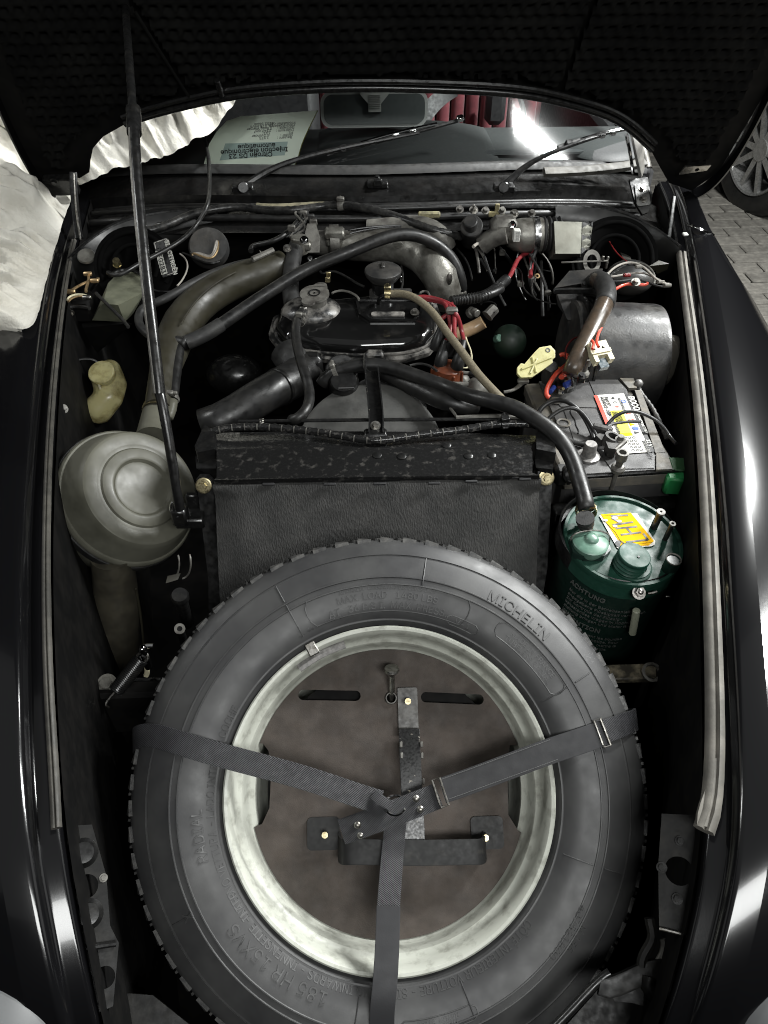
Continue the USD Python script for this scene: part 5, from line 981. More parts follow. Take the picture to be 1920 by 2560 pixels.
one('bulkhead_loom', tube([Q('k4', *p[:2], z=p[2]) for p in ((-480, 235, .93), (-300, 180, .935), (-180, 130, .94), (0, 95, .945), (120, 92, .945), (250, 108, .945), (430, 105, .95), (560, 88, .95), (690, 78, .955), (850, 100, .955), (1000, 140, .95), (1150, 195, .945), (1300, 240, .935), (1400, 265, .92))], .009, 12, rib=(.0007, .015)), mat('loom_black', (.012, .012, .012), .3, c2=(.035, .034, .032), ns=60, bump=.4, bs=150), 'thick black loom running along the bulkhead below the cowl', 'wiring loom')
one('loom_clip', clampband(Q('k4', 690, 78, z=.955), (1, 0, 0), .0095, .016), alloy_dull, 'grey clip holding the thick bulkhead loom', 'clip')
one('pale_strip', ribbon([Q('k4', *p, z=.948) for p in ((190, 78), (330, 84), (470, 76), (620, 74))], (0, -.5, .86), .012, .003), mat('old_cream', (.22, .2, .13), .6, c2=(.1, .09, .06), ns=60), 'worn cream strip above the maker plate on the bulkhead', 'strip')
# round dial-like bracket and rod
rb = Q('k5', 850, 415, z=.93); rbn = nz(A([0, -.8, .6])); ru, rv_, _ = basis(rbn, (1, 0, 0))
lk = thing('linkage_ring', 'grey ring with a thin rod through it above the blower', 'linkage', rb)
part(lk, 'ring', ext(affinity.scale(sg.Point(0, 0).buffer(.02).difference(sg.Point(0, 0).buffer(.012)), .9, 1.2), rb, ru, rv_, .004), alloy_dull)
part(lk, 'rod', tube([Q('k5', 672, 418, z=.93) , Q('k5', 800, 412, z=.935), Q('k5', 945, 408, z=.935)], .002, 8), alloy_dull)
part(lk, 'rod_end', cat(box(Q('k5', 942, 418, z=.93), (.005, .005, .026), b=.001), box(Q('k5', 918, 395, z=.94), (.005, .005, .012), b=.001)), zinc)
# arches on both sides (suspension domes)
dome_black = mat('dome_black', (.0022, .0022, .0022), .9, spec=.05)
def dome(name, crop, c_, z, radii, label, nrm):
    q = Q(crop, *c_, z=z); t_ = thing(name, label, 'dome', q); u_, v_, n_ = basis(nrm, (1, 0, 0))
    for r_, w_ in radii: part(t_, 'rib', tube([q + r_ * (math.cos(a_) * u_ + math.sin(a_) * v_) for a_ in np.linspace(-.5, 3.6, 30)], w_, 12), dome_black)
    part(t_, 'dome_wall', lathe([(radii[0][0] + .012, .004), (radii[0][0], .0), (radii[1][0], -.015), (radii[1][0] - .02, -.05), (.02, -.08), (0, -.08)], q, nrm, 48), dome_black); return t_
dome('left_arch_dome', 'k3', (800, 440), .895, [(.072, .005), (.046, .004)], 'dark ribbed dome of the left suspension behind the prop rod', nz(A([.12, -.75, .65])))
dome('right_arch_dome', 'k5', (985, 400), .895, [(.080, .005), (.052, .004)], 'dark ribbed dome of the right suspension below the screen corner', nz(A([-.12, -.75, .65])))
# smooth curved panels between bulkhead lip and domes
def arch_panel(pts, label):
    c = spline([D(*p) for p in pts], .02); w_ = np.linspace(0, 1, len(c)); k_ = np.sin(np.pi * w_) ** .5
    G = np.stack([c, c + A([0, -.012, -.012]) , c + np.stack([0 * k_, -.02 - .012 * k_, -.035 - .01 * k_], 1), c + np.stack([0 * k_, -.01 * k_, -.07 - .02 * k_], 1), c + A([0, .03, -.10])], 1)
    part(car, 'arch_panel', grid_mesh(G), arch_black, smooth=60, label=label)
arch_black = mat('arch_black', (.012, .012, .012), .4, c2=(.02, .02, .019), ns=20, rv=.06)
arch_panel([(150, 562, .91), (202, 516, .92), (264, 482, .93), (345, 462, .937), (470, 452, .94)], 'dark curved left corner panel of the bay')
arch_panel([(1200, 446, .94), (1300, 452, .937), (1375, 474, .93), (1430, 505, .92), (1466, 534, .91)], 'dark curved right corner panel of the bay')
one('olive_bracket', hull([Q('k5', x, y, z=z) for x, y, z in ((1190, 440, .90), (1250, 405, .905), (1310, 425, .90), (1300, 460, .88), (1240, 485, .87))]), olive, 'olive bracket at the rear right corner of the bay', 'bracket')
one('dark_red_wire', tube([Q('k5', *p, z=.915) for p in ((930, 240), (965, 310), (1010, 370), (1060, 410))], .0014, 6), red_dark, 'dark red wire hanging in the right suspension dome', 'wire')
one('wing_plate', quadplate([Q('k5', x, y, z=.885) for x, y in ((1010, 350), (1060, 360), (1085, 410), (1040, 415))], .004), alloy_dull, 'small reddish grey plate below the right suspension dome', 'plate')
# ------------------------------------------------------------------ left rear: disc, relay wires, grey bottle, plates
one('round_plug', lathe([(0, .004), (.008, .0045), (.017, .004), (.019, .001), (.019, 0)], Q('k3', 512, 382, z=.912), nz(A([.1, -.5, .85])), 36), alloy, 'round grey metal plug on the left bulkhead corner', 'plug')
one('brass_nut', hexbolt(Q('k3', 695, 432, z=.905), nz(A([.1, -.4, .9])), .009, .012, 1.0), yellow_zinc, 'small brass coloured nut above the grey fluid bottle', 'nut')
gb = thing('grey_canister', 'grey green plastic canister half lit behind the prop rod', 'canister', Q('k3', 700, 640, z=.75))
gp = [(640, 560), (680, 500), (760, 470), (860, 490), (870, 620), (800, 740), (740, 770), (540, 762), (580, 690)]
part(gb, 'canister', cat(hull([Q('k3', x, y, z=.88) for x, y in ((640, 540), (690, 490), (780, 470), (860, 500), (860, 590), (700, 670), (610, 660))] + [Q('k3', x, y, z=.83) for x, y in ((545, 760), (740, 770), (790, 720), (820, 640), (580, 690))])), mat('canister_grey', (.15, .155, .11), .55, c2=(.10, .105, .075), ns=30, bump=.15, bs=200), smooth=25)
part(gb, 'canister_strap', tube([Q('k3', *p, z=.89) for p in ((650, 500), (700, 468), (770, 462), (850, 500), (880, 530))], .004, 8), black_steel)
one('canister_hose', tube([Q('k3', *p, z=.895) for p in ((570, 600), (650, 680), (720, 750), (760, 800))], .0035, 8), rubber, 'thin black pipe crossing the grey canister', 'hose')
one('bonnet_cable', tube([Q('k1', 985, 385, z=1.08), Q('k1', 940, 405, z=1.07), Q('k1', 885, 470, z=1.05), Q('k1', 878, 560, z=1.02), Q('k1', 900, 680, z=1.0), Q('k1', 905, 800, z=.985), Q('k1', 890, 900, z=.975)] + [Q('k3', *p[:2], z=p[2]) for p in ((1180, 170, .955), (1080, 280, .94), (930, 370, .93), (800, 440, .925), (720, 485, .92), (640, 478, .915))], .0048, 10), rubber, 'thin black cable looping down from the bonnet over the screen to the left bulkhead', 'cable', smooth=True)
rw = thing('relay_wires', 'tangle of bare copper coloured connectors in the left rear corner', 'wiring', Q('k3', 490, 600, z=.85))
for k, pts in enumerate([((405, 600), (470, 555), (540, 525), (590, 515)), ((400, 640), (440, 610), (500, 610), (530, 630)), ((405, 650), (450, 620), (520, 625)), ((510, 480), (525, 510), (515, 560), (510, 590))]):
    part(rw, 'wire', tube([Q('k3', *p, z=.885) for p in pts], .003 if k in (0, 3) else .0022, 7), (copper, white_wire, copper, copper)[k])
for x, y in ((520, 485), (560, 525), (420, 590), (515, 625)): part(rw, 'connector', box(Q('k3', x, y, z=.888), (.018, .009, .009), b=.002), copper if x != 515 else zinc)
part(rw, 'relay_box', box(Q('k3', 470, 680, z=.85), (.06, .05, .05), b=.006), inner_black)
part(rw, 'wire', tube([Q('k3', *p, z=.87) for p in ((385, 690), (420, 680), (480, 680), (530, 690))], .004, 8), rubber); part(rw, 'connector', hexbolt(Q('k3', 415, 720, z=.86), (0, -.4, .9), .006, .01), zinc)
def plate_at(corners, rows_, name, label, hgt):
    c_ = A(corners); u = nz(c_[1] - c_[0]); v = nz(c_[0] - c_[3]); n = nz(np.cross(u, v)); v = np.cross(n, u); w = np.linalg.norm(c_[1] - c_[0]); h = np.linalg.norm(c_[0] - c_[3]); o = c_.mean(0)
    t_ = thing(name, label, 'plate', o); part(t_, 'plate', ext(rrect(w, h, .004), o, u, v, .002), black_steel)
    part(t_, 'plate_border', ext(rrect(w - .003, h - .003, .003).difference(rrect(w - .0065, h - .0065, .002)), o + n * .0022, u, v, .0006), zinc)
    for k, (kind, s, y, hh, x, ww) in enumerate(rows_):
        if kind == 'bar': part(t_, 'stamped_field', ext(sg.box(x - ww / 2, y - hh / 2, x + ww / 2, y + hh / 2), o + n * .0022, u, v, .0006), cream_print); part(t_, 'stamped_number', place(text(s, hh * .75, .0004, True), o + n * .003 + u * x + v * (y - hh * .36), u, v), ink, smooth=False)
        else: part(t_, 'lettering', place(text(s, hh, .0005, True), o + n * .0024 + u * x + v * (y - hh * .4), u, v), cream_print, smooth=False)
    return t_
# maker plate at the left, reading downwards; second plate below the cowl
pc4 = [Q('k3', 995, 280, z=.945), Q('k3', 1052, 490, z=.895), Q('k3', 965, 500, z=.895), Q('k3', 908, 295, z=.94)]
plate_at(pc4, [('txt', 'SIA CITROËN', .012, .009, .004, 0), ('bar', '01FG2831', -.010, .013, .008, .055)], 'identity_plate', 'small black maker plate with pale lettering left of the olive duct', .04)
pc5 = [Q('k4', 225, 128, z=.935), Q('k4', 425, 128, z=.935), Q('k4', 420, 190, z=.915), Q('k4', 230, 188, z=.915)]
plate_at(pc5, [('bar', '01FG', .010, .007, -.012, .04), ('txt', 'P.T.C.    P.T.R.', -.0005, .004, 0, 0), ('bar', '1890 kg', -.010, .008, -.020, .032), ('bar', '3190 kg', -.010, .008, .020, .034)], 'weight_plate', 'framed weight plate on the bulkhead under the cowl', .03)
hp = thing('horn_disc', 'dull olive grey disc with wires left of the olive duct top', 'horn', Q('k3', 1235, 320, z=.9))
part(hp, 'disc', lathe([(0, .006), (.040, .004), (.044, -.006), (.044, -.02)], Q('k3', 1235, 320, z=.91), nz(A([.1, -.7, .7])), 40), dusty_black)
for k in range(3): part(hp, 'wire', tube([Q('k3', 1285, 290, z=.935), Q('k3', 1270 + 10 * k, 340, z=.93), Q('k3', 1250, 375 + 8 * k, z=.92), Q('k3', 1190 - 20 * k, 365, z=.915), Q('k3', 1140, 375, z=.91)], .0022, 6), pale_wire if k < 2 else copper)
one('hook_wire', tube([Q('k3', *p, z=.905) for p in ((1065, 365), (1100, 400), (1110, 450), (1080, 520), (1050, 555))], .0018, 6), pale_wire, 'thin pale wire hooking down beside the maker plate', 'wire')
one('duct_loom', tube([Q('k4', *p[:2], z=p[2]) for p in ((600 - 440, 350, .925), (175, 320, .93), (260, 300, .94), (340, 265, .95), (400, 215, .955), (450, 160, .96), (490, 120, .96))], .0055, 10), rubber, 'black wire loom bending round the top end of the olive duct', 'wiring loom')
cw = thing('connector_wires', 'bundle of dark wires and clips right of the weight plate', 'wiring', Q('k4', 490, 170, z=.93))
for k in range(6):
    a_ = rng.random(4) * 24 - 12
    part(cw, 'wire', tube([Q('k4', 440 + a_[0], 120, z=.96), Q('k4', 470 + 2 * a_[1], 160, z=.965), Q('k4', 450 + 3 * a_[2], 210, z=.955), Q('k4', 380 + 2 * a_[3], 260 + a_[1], z=.945)], .0024, 7), alloy_dull if k % 2 else rubber)
for x, y in ((515, 150), (530, 180), (470, 130), (400, 215)): part(cw, 'connector', box(Q('k4', x, y, z=.965), (.016, .008, .014), b=.002), alloy_dull if x != 515 else dusty_black)
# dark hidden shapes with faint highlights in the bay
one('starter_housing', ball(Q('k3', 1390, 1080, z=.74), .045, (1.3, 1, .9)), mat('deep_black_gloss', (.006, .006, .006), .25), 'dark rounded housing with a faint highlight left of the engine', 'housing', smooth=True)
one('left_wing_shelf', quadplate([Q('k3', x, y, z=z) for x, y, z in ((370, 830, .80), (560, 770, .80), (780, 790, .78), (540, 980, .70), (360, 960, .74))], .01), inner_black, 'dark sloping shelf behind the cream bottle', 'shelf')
one('green_sphere', ball(Q('n5', 1400, 850, z=.78), .036), green_acc, 'dark green sphere deep between engine and battery', 'accumulator', smooth=True)
one('sphere_nipple', cyl(Q('n5', 1215, 820, z=.79), Q('n5', 1270, 800, z=.80), .008), green_pale, 'small bright nipple on the dark green sphere', 'nipple')
# ------------------------------------------------------------------ battery
BT = [D(1150, 826, .82), D(1366, 815, .82), D(1451, 1019, .82), D(1222, 1030, .82)]
BT[3] = BT[0] + (BT[2] - BT[1]); bu = nz(BT[1] - BT[0]); bv = nz(BT[0] - BT[3]); bv = nz(bv - bu * bv.dot(bu)); bn = np.cross(bu, bv)
bw, bh = np.linalg.norm(BT[1] - BT[0]), np.linalg.norm(BT[0] - BT[3]); bo = (BT[0] + BT[2]) / 2
bat = thing('car_battery', 'dark grey car battery with a white, red and yellow label', 'battery', bo - bn * .19)
def bpt(a, b, h=0.): return bo + bu * a + bv * b + bn * h            # metres from the middle of the lid
def bpx(x, y, h=0.): q = Q('n4', x, y, pl=(bo + bn * h, bn)) - bo; return q.dot(bu), q.dot(bv)
part(bat, 'case', box(bo - bn * .10, (bw - .004, bh - .004, .17), [bu, bv, bn], .006), grey_plastic)
part(bat, 'lid_edge', box(bo - bn * .014, (bw, bh, .026), [bu, bv, bn], .004), battery_edge)
part(bat, 'lid', ext(sg.box(-bw / 2 + .026, -bh / 2 + .004, bw / 2 - .026, bh / 2 - .004), bo, bu, bv, .004), grey_plastic, smooth=False)
for pts in ([(660, 180), (955, 185), (1060, 300), (1110, 480), (800, 500)], [(220, 300), (660, 210), (770, 480), (400, 470), (330, 400)], [(420, 480), (690, 490), (800, 640), (1010, 1080), (900, 1090), (690, 800), (530, 815)], [(960, 930), (1320, 920), (1330, 1080), (1010, 1085)]):
    part(bat, 'lid_panel', ext(sg.Polygon([bpx(*p, .004) for p in pts]).buffer(-.0012), bo + bn * .004, bu, bv, .0016), grey_plastic, smooth=False)
part(bat, 'corner_block', ext(sg.Polygon([bpx(*p, .004) for p in [(965, 180), (1105, 172), (1150, 295), (1070, 300)]]), bo + bn * .004, bu, bv, .005), battery_edge, smooth=False)
part(bat, 'corner_block', ext(sg.Polygon([bpx(*p, .004) for p in [(1340, 940), (1450, 935), (1500, 1095), (1340, 1100)]]), bo + bn * .004, bu, bv, .004), battery_edge, smooth=False)
part(bat, 'side_rail', ext(sg.Polygon([bpx(*p, .004) for p in [(1130, 310), (1190, 310), (1430, 925), (1335, 930)]]), bo + bn * .004, bu, bv, .003), battery_edge, smooth=False)
part(bat, 'handle_groove', tube([bpt(*bpx(*p, .006), .0062) for p in ((500, 500), (520, 560), (545, 600), (555, 650), (575, 690), (570, 730))], .0012, 6), ink)
part(bat, 'vent_plug', lathe([(.007, 0), (.010, .001), (.011, 0)], bpt(*bpx(350, 400, .006), .0062), bn, 24), battery_edge); part(bat, 'vent_plug', lathe([(.009, 0), (.012, .0012), (.013, 0)], bpt(*bpx(430, 620, .006), .0062), bn, 24), battery_edge)
def bl(pts, h, mt, name='label_field'): return part(bat, name, ext(sg.Polygon([bpx(*p, h) for p in pts]), bo + bn * h, bu, bv, .0004), mt, smooth=False)
H0 = .0072
bl([(728, 350), (1025, 332), (1290, 908), (968, 930)], H0, label_white, 'label')
bl([(728, 350), (765, 348), (1008, 927), (968, 930)], H0 + .0006, label_red)
bl([(890, 500), (1010, 497), (1112, 745), (990, 757)], H0 + .0006, label_lemon)
bl([(1030, 335), (1085, 345), (1330, 905), (1290, 908)], H0 + .0002, ink)
def bt(s, x, y, h, mt=ink, bold=True, dv=(-1, 0)):
    o_ = bpt(*bpx(x, y, H0), H0 + .0012); ud = nz(bpt(*bpx(900, 760, H0)) - bpt(*bpx(728, 350, H0))); vd = np.cross(bn, ud)
    part(bat, 'label_print', place(text(s, h, .0004, bold, False), o_, ud, vd), mt, smooth=False)
bt('BOCO', 1062, 365, .011, white_print); bt('BLUE POWER BATTERY', 1128, 500, .0045, white_print); bt('12 V', 1240, 790, .0065, white_print)
bt('AGH065-20R', 790, 370, .0062); bt('Part N°', 830, 368, .0062); bt('WATERPROOF', 960, 380, .005); bt('12V / 65Ah', 862, 520, .005); bt('WARNING', 925, 640, .005); bt('WARRANTY', 1200, 800, .006)
for k in range(8): bt('mmm mmmmm mmm mmmm'[k % 3:], 902 + k * 11, 512 + k * 2, .0017, ink, False)
def bdisc(x, y, r, mt, ring=False):
    a_ = sg.Point(bpx(x, y, H0)).buffer(r, quad_segs=6)
    if ring: a_ = a_.difference(sg.Point(bpx(x, y, H0)).buffer(r * .65, quad_segs=6))
    part(bat, 'label_symbol', ext(a_, bo + bn * (H0 + .0008), bu, bv, .0004), mt, smooth=False)
for x, y, r, mt, rg in ((918, 380, .003, ink, 0), (938, 422, .003, ink, 1), (958, 463, .003, label_red, 0), (1022, 412, .005, label_blue, 1), (1066, 520, .0055, label_red, 1), (1100, 600, .0055, label_red, 1), (1138, 678, .0055, label_blue, 0)): bdisc(x, y, r, mt, rg)
for x, y in ((1112, 640), (1158, 718)):
    a_ = bpx(x, y, H0); part(bat, 'label_symbol', ext(sg.Polygon([(a_[0] - .005, a_[1] + .004), (a_[0] - .005, a_[1] - .004), (a_[0] + .004, a_[1])]), bo + bn * (H0 + .0008), bu, bv, .0004), label_yellow if x == 1112 else ink_grey, smooth=False)
for k in range(5):
    for j in range(3): bdisc(1085 + j * 40 - 40 + k * 18, 775 + k * 30 - 3 * j, .0028, ink_grey, True)
# terminals
tpos = bpt(*bpx(680, 930, .01), .004)
part(bat, 'terminal_post', lathe([(.019, 0), (.019, .004), (.0115, .005), (.0105, .026), (.009, .028), (0, .028)], tpos, nz(bn + A([0, 0, 0])), 28), lead_grey)
tneg = bpt(*bpx(420, 240, .01), .004)
part(bat, 'terminal_base', lathe([(.024, 0), (.024, .010), (.018, .012), (0, .012)], tneg, bn, 30), rubber)
clamp_dark = mat('clamp_dark', (.03, .029, .028), .45, .3, c2=(.07, .067, .063), ns=120)
ct = thing('terminal_clamp', 'dark loose battery clamp lying on the label with black cables', 'battery clamp', bpt(*bpx(880, 800, .012), .012))
k0 = bpt(*bpx(905, 790, .02), .020)
part(ct, 'clamp_ring', lathe([(.0095, -.010), (.0145, -.010), (.0145, .008), (.0095, .008), (.0095, -.010)], k0, nz(bn + bu * .25), 30), clamp_dark)
part(ct, 'clamp_jaw', hull([bpt(*bpx(x, y, .02), z) for x, y in ((840, 830), (900, 800), (970, 850), (940, 910), (870, 900)) for z in (.008, .026)]), clamp_dark)
part(ct, 'clamp_bolt', cat(cyl(bpt(*bpx(930, 905, .02), .022), bpt(*bpx(1035, 830, .02), .026), .004), hexbolt(bpt(*bpx(985, 815, .02), .026), bn, .006, .006)), alloy_dull)
part(ct, 'cable_lug', cat(box(bpt(*bpx(810, 690, .02), .02), (.034, .014, .016), [nz(bu * .9 - bv * .5), nz(bu * .5 + bv * .9), bn], .003), hull([bpt(*bpx(x, y, .02), z) for x, y in ((750, 740), (850, 690), (880, 760), (800, 790)) for z in (.008, .02)])), clamp_dark)
part(ct, 'clamp_wing', tube([bpt(*bpx(x, y, .02), .026) for x, y in ((850, 650), (880, 660), (888, 690), (860, 720))], .0018, 6), alloy_dull)
for k, pts in enumerate([((190, 480), (280, 440), (420, 450), (560, 510), (680, 600), (750, 690)), ((230, 590), (350, 540), (480, 520), (600, 545), (720, 630), (790, 680)), ((850, 650), (920, 590), (1050, 555), (1200, 555), (1380, 580), (1480, 630), (1570, 740))]):
    part(ct, 'cable', tube([bpt(*bpx(x, y, .03), .012 + .028 * math.sin(math.pi * min(1, (j + .4) / 5))) for j, (x, y) in enumerate(pts)], (.0042, .0036, .0032)[k], 9), rubber)
part(ct, 'cable', tube([bpt(*bpx(x, y, .03), .01) for x, y in ((340, 650), (450, 690), (600, 730), (740, 770))], .0045, 9), rubber_soft)
part(ct, 'cable', tube([bpt(*bpx(x, y, .03), .026) for x, y in ((870, 640), (960, 605), (1100, 590), (1200, 590))], .0028, 8), rubber_soft)
rt_ = thing('positive_terminal', 'battery terminal cluster with red and blue wires under the yellow plate', 'terminal', tneg)
part(rt_, 'nut', hexbolt(bpt(*bpx(455, 190, .03), .022), bn, .010, .010), zinc); part(rt_, 'nut', hexbolt(bpt(*bpx(395, 270, .03), .020), bn, .006, .008), zinc); part(rt_, 'stud', cyl(bpt(*bpx(395, 268, .03), .026), bpt(*bpx(425, 300, .03), .034), .003), yellow_zinc)
part(rt_, 'clamp', hull([bpt(*bpx(x, y, .02), z) for x, y in ((350, 200), (440, 150), (510, 230), (470, 300), (370, 290)) for z in (.014, .024)]), black_steel)
part(rt_, 'red_cable', tube([bpt(*bpx(x, y, .04), h) for x, y, h in ((390, 0, .05), (440, 20, .055), (470, 70, .055), (440, 105, .05), (370, 140, .045), (310, 200, .04), (268, 270, .034), (275, 305, .03), (300, 312, .028))], .0042, 10), red_bright)
part(rt_, 'red_cable', tube([bpt(*bpx(x, y, .04), .04) for x, y in ((408, 170), (425, 148), (450, 142))], .005, 10), red_bright)
part(rt_, 'wire_sleeve', tube([bpt(*bpx(300, 312, .03), .03), bpt(*bpx(335, 275, .03), .032)], .0045, 10), blue_wire); part(rt_, 'wire_sleeve', tube([bpt(*bpx(440, 262, .03), .032), bpt(*bpx(505, 240, .03), .034)], .006, 10), blue_wire)
part(rt_, 'black_wire', tube([bpt(*bpx(x, y, .04), .04) for x, y in ((465, 110), (500, 150), (518, 210), (515, 255))], .0022, 7), ink)
part(rt_, 'orange_wire', tube([bpt(*bpx(x, y, .04), .042) for x, y in ((385, 85), (380, 110), (360, 140))], .002, 7), label_yellow)
one('terminal_cover', hull([bpt(*bpx(x, y, .04), z) for x, y in ((220, 80), (300, 45), (360, 80), (370, 120), (300, 170), (230, 130)) for z in (.02, .05)]), rubber_soft, 'dark rubber cover beside the yellow plastic plate on the battery', 'terminal cover', smooth=50)
# hold-down bolts
for k, (x, y, h) in enumerate(((620, 150, .02), (960, 1090, .012))):
    q = bpt(*bpx(x, y, h), h); ax_ = nz(A([.02, -.05, 1]))
    one('hold_down_bolt', cat(lathe([(.0055, .012), (.006, .022), (.0095, .024), (.0095, .038), (.006, .038), (.006, .030), (0, .030)], q, ax_, 22), lathe([(0, 0), (.011, 0), (.0115, .006), (.0085, .010), (0, .011)], q, ax_, 22), cyl(q - ax_ * .07, q, .004)), alloy_dull, ['hold-down bolt at the rear edge of the battery', 'tall hold-down bolt at the front edge of the battery'][k], 'bolt')
one('round_socket', cat(lathe([(.007, 0), (.014, 0), (.015, .014), (.012, .016), (.010, .004), (.007, .003)], bpt(*bpx(470, 1120, .0), .0), nz(A([.2, -.8, .5])), 28), box(bpt(*bpx(430, 1110, 0), -.005), (.03, .03, .03), b=.006)), rubber, 'round black socket behind the sweeping hose at the battery front', 'socket')
part(bat, 'hold_down_bar', box(bpt(*bpx(1000, 1110, 0), -.006), (.20, .012, .016), [bu, bv, bn], .002), black_steel)
part(bat, 'battery_tray', box(bpt(0, -bh / 2 - .012, -.075), (bw + .03, .03, .05), [bu, bv, bn], .004), black_steel)
one('battery_cable', tube([Q('n4', *p[:2], z=p[2]) for p in ((1165, 230, .825), (1200, 330, .82), (1290, 450, .815), (1360, 570, .81), (1410, 680, .80), (1450, 780, .79))], .004, 10, rib=(.0006, .012)), mat('sleeved_cable', (.05, .05, .048), .5, c2=(.20, .19, .18), ns=120), 'braided grey cable running down the right edge of the battery', 'cable')
one('cable_cap', ball(Q('n4', 1172, 232, z=.83), .008), lead_grey, 'small grey ball end at the top of the braided cable', 'cable end', smooth=True)
gc = Q('n4', 1530, 1175, z=.80); gt = thing('green_block', 'bright green plastic block with raised pad right of the battery', 'block', gc - A([0, 0, .03]))
part(gt, 'block', box(gc, (.040, .045, .035), [nz(A([1, -.1, 0])), nz(A([.1, 1, 0])), A([0, 0, 1.])], .004), green_plastic); part(gt, 'pad', box(gc + A([.004, .012, .020]), (.026, .034, .006), [nz(A([1, -.1, 0])), nz(A([.1, 1, 0])), A([0, 0, 1.])], .002), mat('green_pad', (.03, .09, .035), .6, bump=.8, bs=600))
# yellow plastic plate
yo = Q('k5', 520, 1015, z=.885); yn = nz(A([.1, -.55, .83])); yu, yv, _ = basis(yn, (1, 0, 0))
def yxy(x, y): p = Q('k5', x, y, pl=(yo, yn)) - yo; return p.dot(yu), p.dot(yv)
yp = thing('yellow_cover', 'translucent yellow plastic cover with crossed ribs beside the battery', 'cover', yo)
yo_l = sg.Polygon([yxy(*p) for p in [(412, 1050), (430, 1030), (450, 1035), (510, 965), (540, 935), (600, 925), (622, 950), (622, 985), (605, 995), (608, 1015), (560, 1050), (490, 1098), (430, 1100), (412, 1080)]])
part(yp, 'plate', ext(yo_l.buffer(.002), yo, yu, yv, .006), yellow_plastic, smooth=30)
for p0_, p1_ in (((430, 1060), (605, 990)), ((490, 990), (515, 1080)), ((520, 1000), (480, 1085))): part(yp, 'rib', tube([yo + yu * yxy(*p0_)[0] + yv * yxy(*p0_)[1] + yn * .007, yo + yu * yxy(*p1_)[0] + yv * yxy(*p1_)[1] + yn * .007], .0022, 6), yellow_plastic)
part(yp, 'hole', lathe([(.002, 0), (.004, .0008), (.0045, 0)], yo + yu * yxy(585, 947)[0] + yv * yxy(585, 947)[1] + yn * .0065, yn, 16), ink_grey)
one('earth_strap', cat(tube([Q('k5', *p, z=.85) for p in ((460, 1118), (430, 1140), (400, 1165), (330, 1185))], [.005, .004, .003, .003], 8), box(Q('k5', 445, 1120, z=.856), (.02, .012, .008), b=.002)), alloy_dull, 'short frayed cable end below the yellow cover', 'cable')
one('thin_black_wire', tube([Q('k5', *p, z=.88) for p in ((400, 440), (440, 500), (450, 570), (520, 630), (640, 665))], .0016, 6), rubber, 'thin black wire drooping left of the blower casing', 'wire')
one('ring_terminal_wire', tube([Q('k5', *p, z=.885) for p in ((525, 500), (500, 540), (500, 600), (530, 640))], .0016, 6), rubber, 'thin wire with a ring terminal left of the blower', 'wire')
one('wire_terminal', lathe([(.003, 0), (.006, .001), (.006, .002), (.003, .002), (.003, 0)], Q('k5', 528, 500, z=.886), (0, -.5, .86), 16), copper, 'small coppery ring terminal left of the blower', 'terminal')
# ------------------------------------------------------------------ green fluid reservoir
RN = nz(A([.04, -.10, .99])); RC = D(1345, 1166, .80); RR = np.linalg.norm(D(1470, 1160, .80) - D(1220, 1160, .80)) / 2
rs_ = thing('fluid_reservoir', 'green cylindrical hydraulic fluid reservoir with yellow label and filler cap', 'reservoir', RC - RN * .25)
ru, rv_, _ = basis(RN, (1, 0, 0))
part(rs_, 'lid', lathe([(RR - .001, -.004), (RR - .003, -.001), (RR - .008, 0), (0, .001)], RC, RN, 80), green_paint)
part(rs_, 'rim', lathe([(RR - .004, .0005), (RR - .003, .004), (RR + .001, .004), (RR + .002, .0), (RR + .001, -.008)], RC, RN, 80), green_paint)
part(rs_, 'drum', lathe([(RR, -.006), (RR, -.033), (RR - .001, -.035), (RR - .001, -.25)], RC, RN, 80), green_dark)
part(rs_, 'drum_band', lathe([(RR + .001, -.006), (RR + .0012, -.030), (RR + .0002, -.031)], RC, RN, 80), green_paint)
def rxy(x, y, h=0.): q = Q('n7', x, y, pl=(RC + RN * h, RN)) - RC; return q.dot(ru), q.dot(rv_)
def rpt(x, y, h=0.): a_ = rxy(x, y, h); return RC + ru * a_[0] + rv_ * a_[1] + RN * h
part(rs_, 'label', ext(sg.Polygon([rxy(*p) for p in [(510, 315), (545, 300), (940, 285), (1145, 600), (1140, 640), (1100, 660), (740, 690), (710, 675)]]).buffer(-.001), RC + RN * .0018, ru, rv_, .0006), label_white, smooth=False)
part(rs_, 'label_field', ext(sg.Polygon([rxy(*p) for p in [(535, 305), (865, 288), (1120, 600), (1060, 650), (790, 655), (720, 580)]]), RC + RN * .0026, ru, rv_, .0005), label_yellow, smooth=False)
bl_ = [[(535, 330), (600, 385), (700, 490), (790, 640)], [(560, 310), (840, 292)], [(800, 640), (1110, 600)]]
for pts in bl_: part(rs_, 'label_line', cat([hull([rpt(*a_, .0033) + o_ for a_ in (p0_, p1_) for o_ in (ru * .0005, -ru * .0005, RN * .0003, rv_ * .0005)]) for p0_, p1_ in zip(pts, pts[1:])]), ink, smooth=False)
def stroke(p0_, p1_, w=.0032):
    a_, b_ = A(rxy(*p0_, .003)), A(rxy(*p1_, .003)); return sg.LineString([a_, b_]).buffer(w / 2, cap_style=2)
strokes = [((650, 310), (840, 303)), ((655, 335), (765, 390)), ((765, 390), (670, 412)), ((670, 412), (895, 378)),           # M
           ((705, 450), (940, 428)), ((760, 520), (985, 492)), ((820, 440), (880, 505)),                                        # H
           ((820, 600), (1060, 575)), ((1062, 578), (1010, 505))]                                                              # L
part(rs_, 'label_lettering', ext(unary_union([stroke(*s_) for s_ in strokes]), RC + RN * .0032, ru, rv_, .0004), ink, smooth=False, label='large black letters LHM')
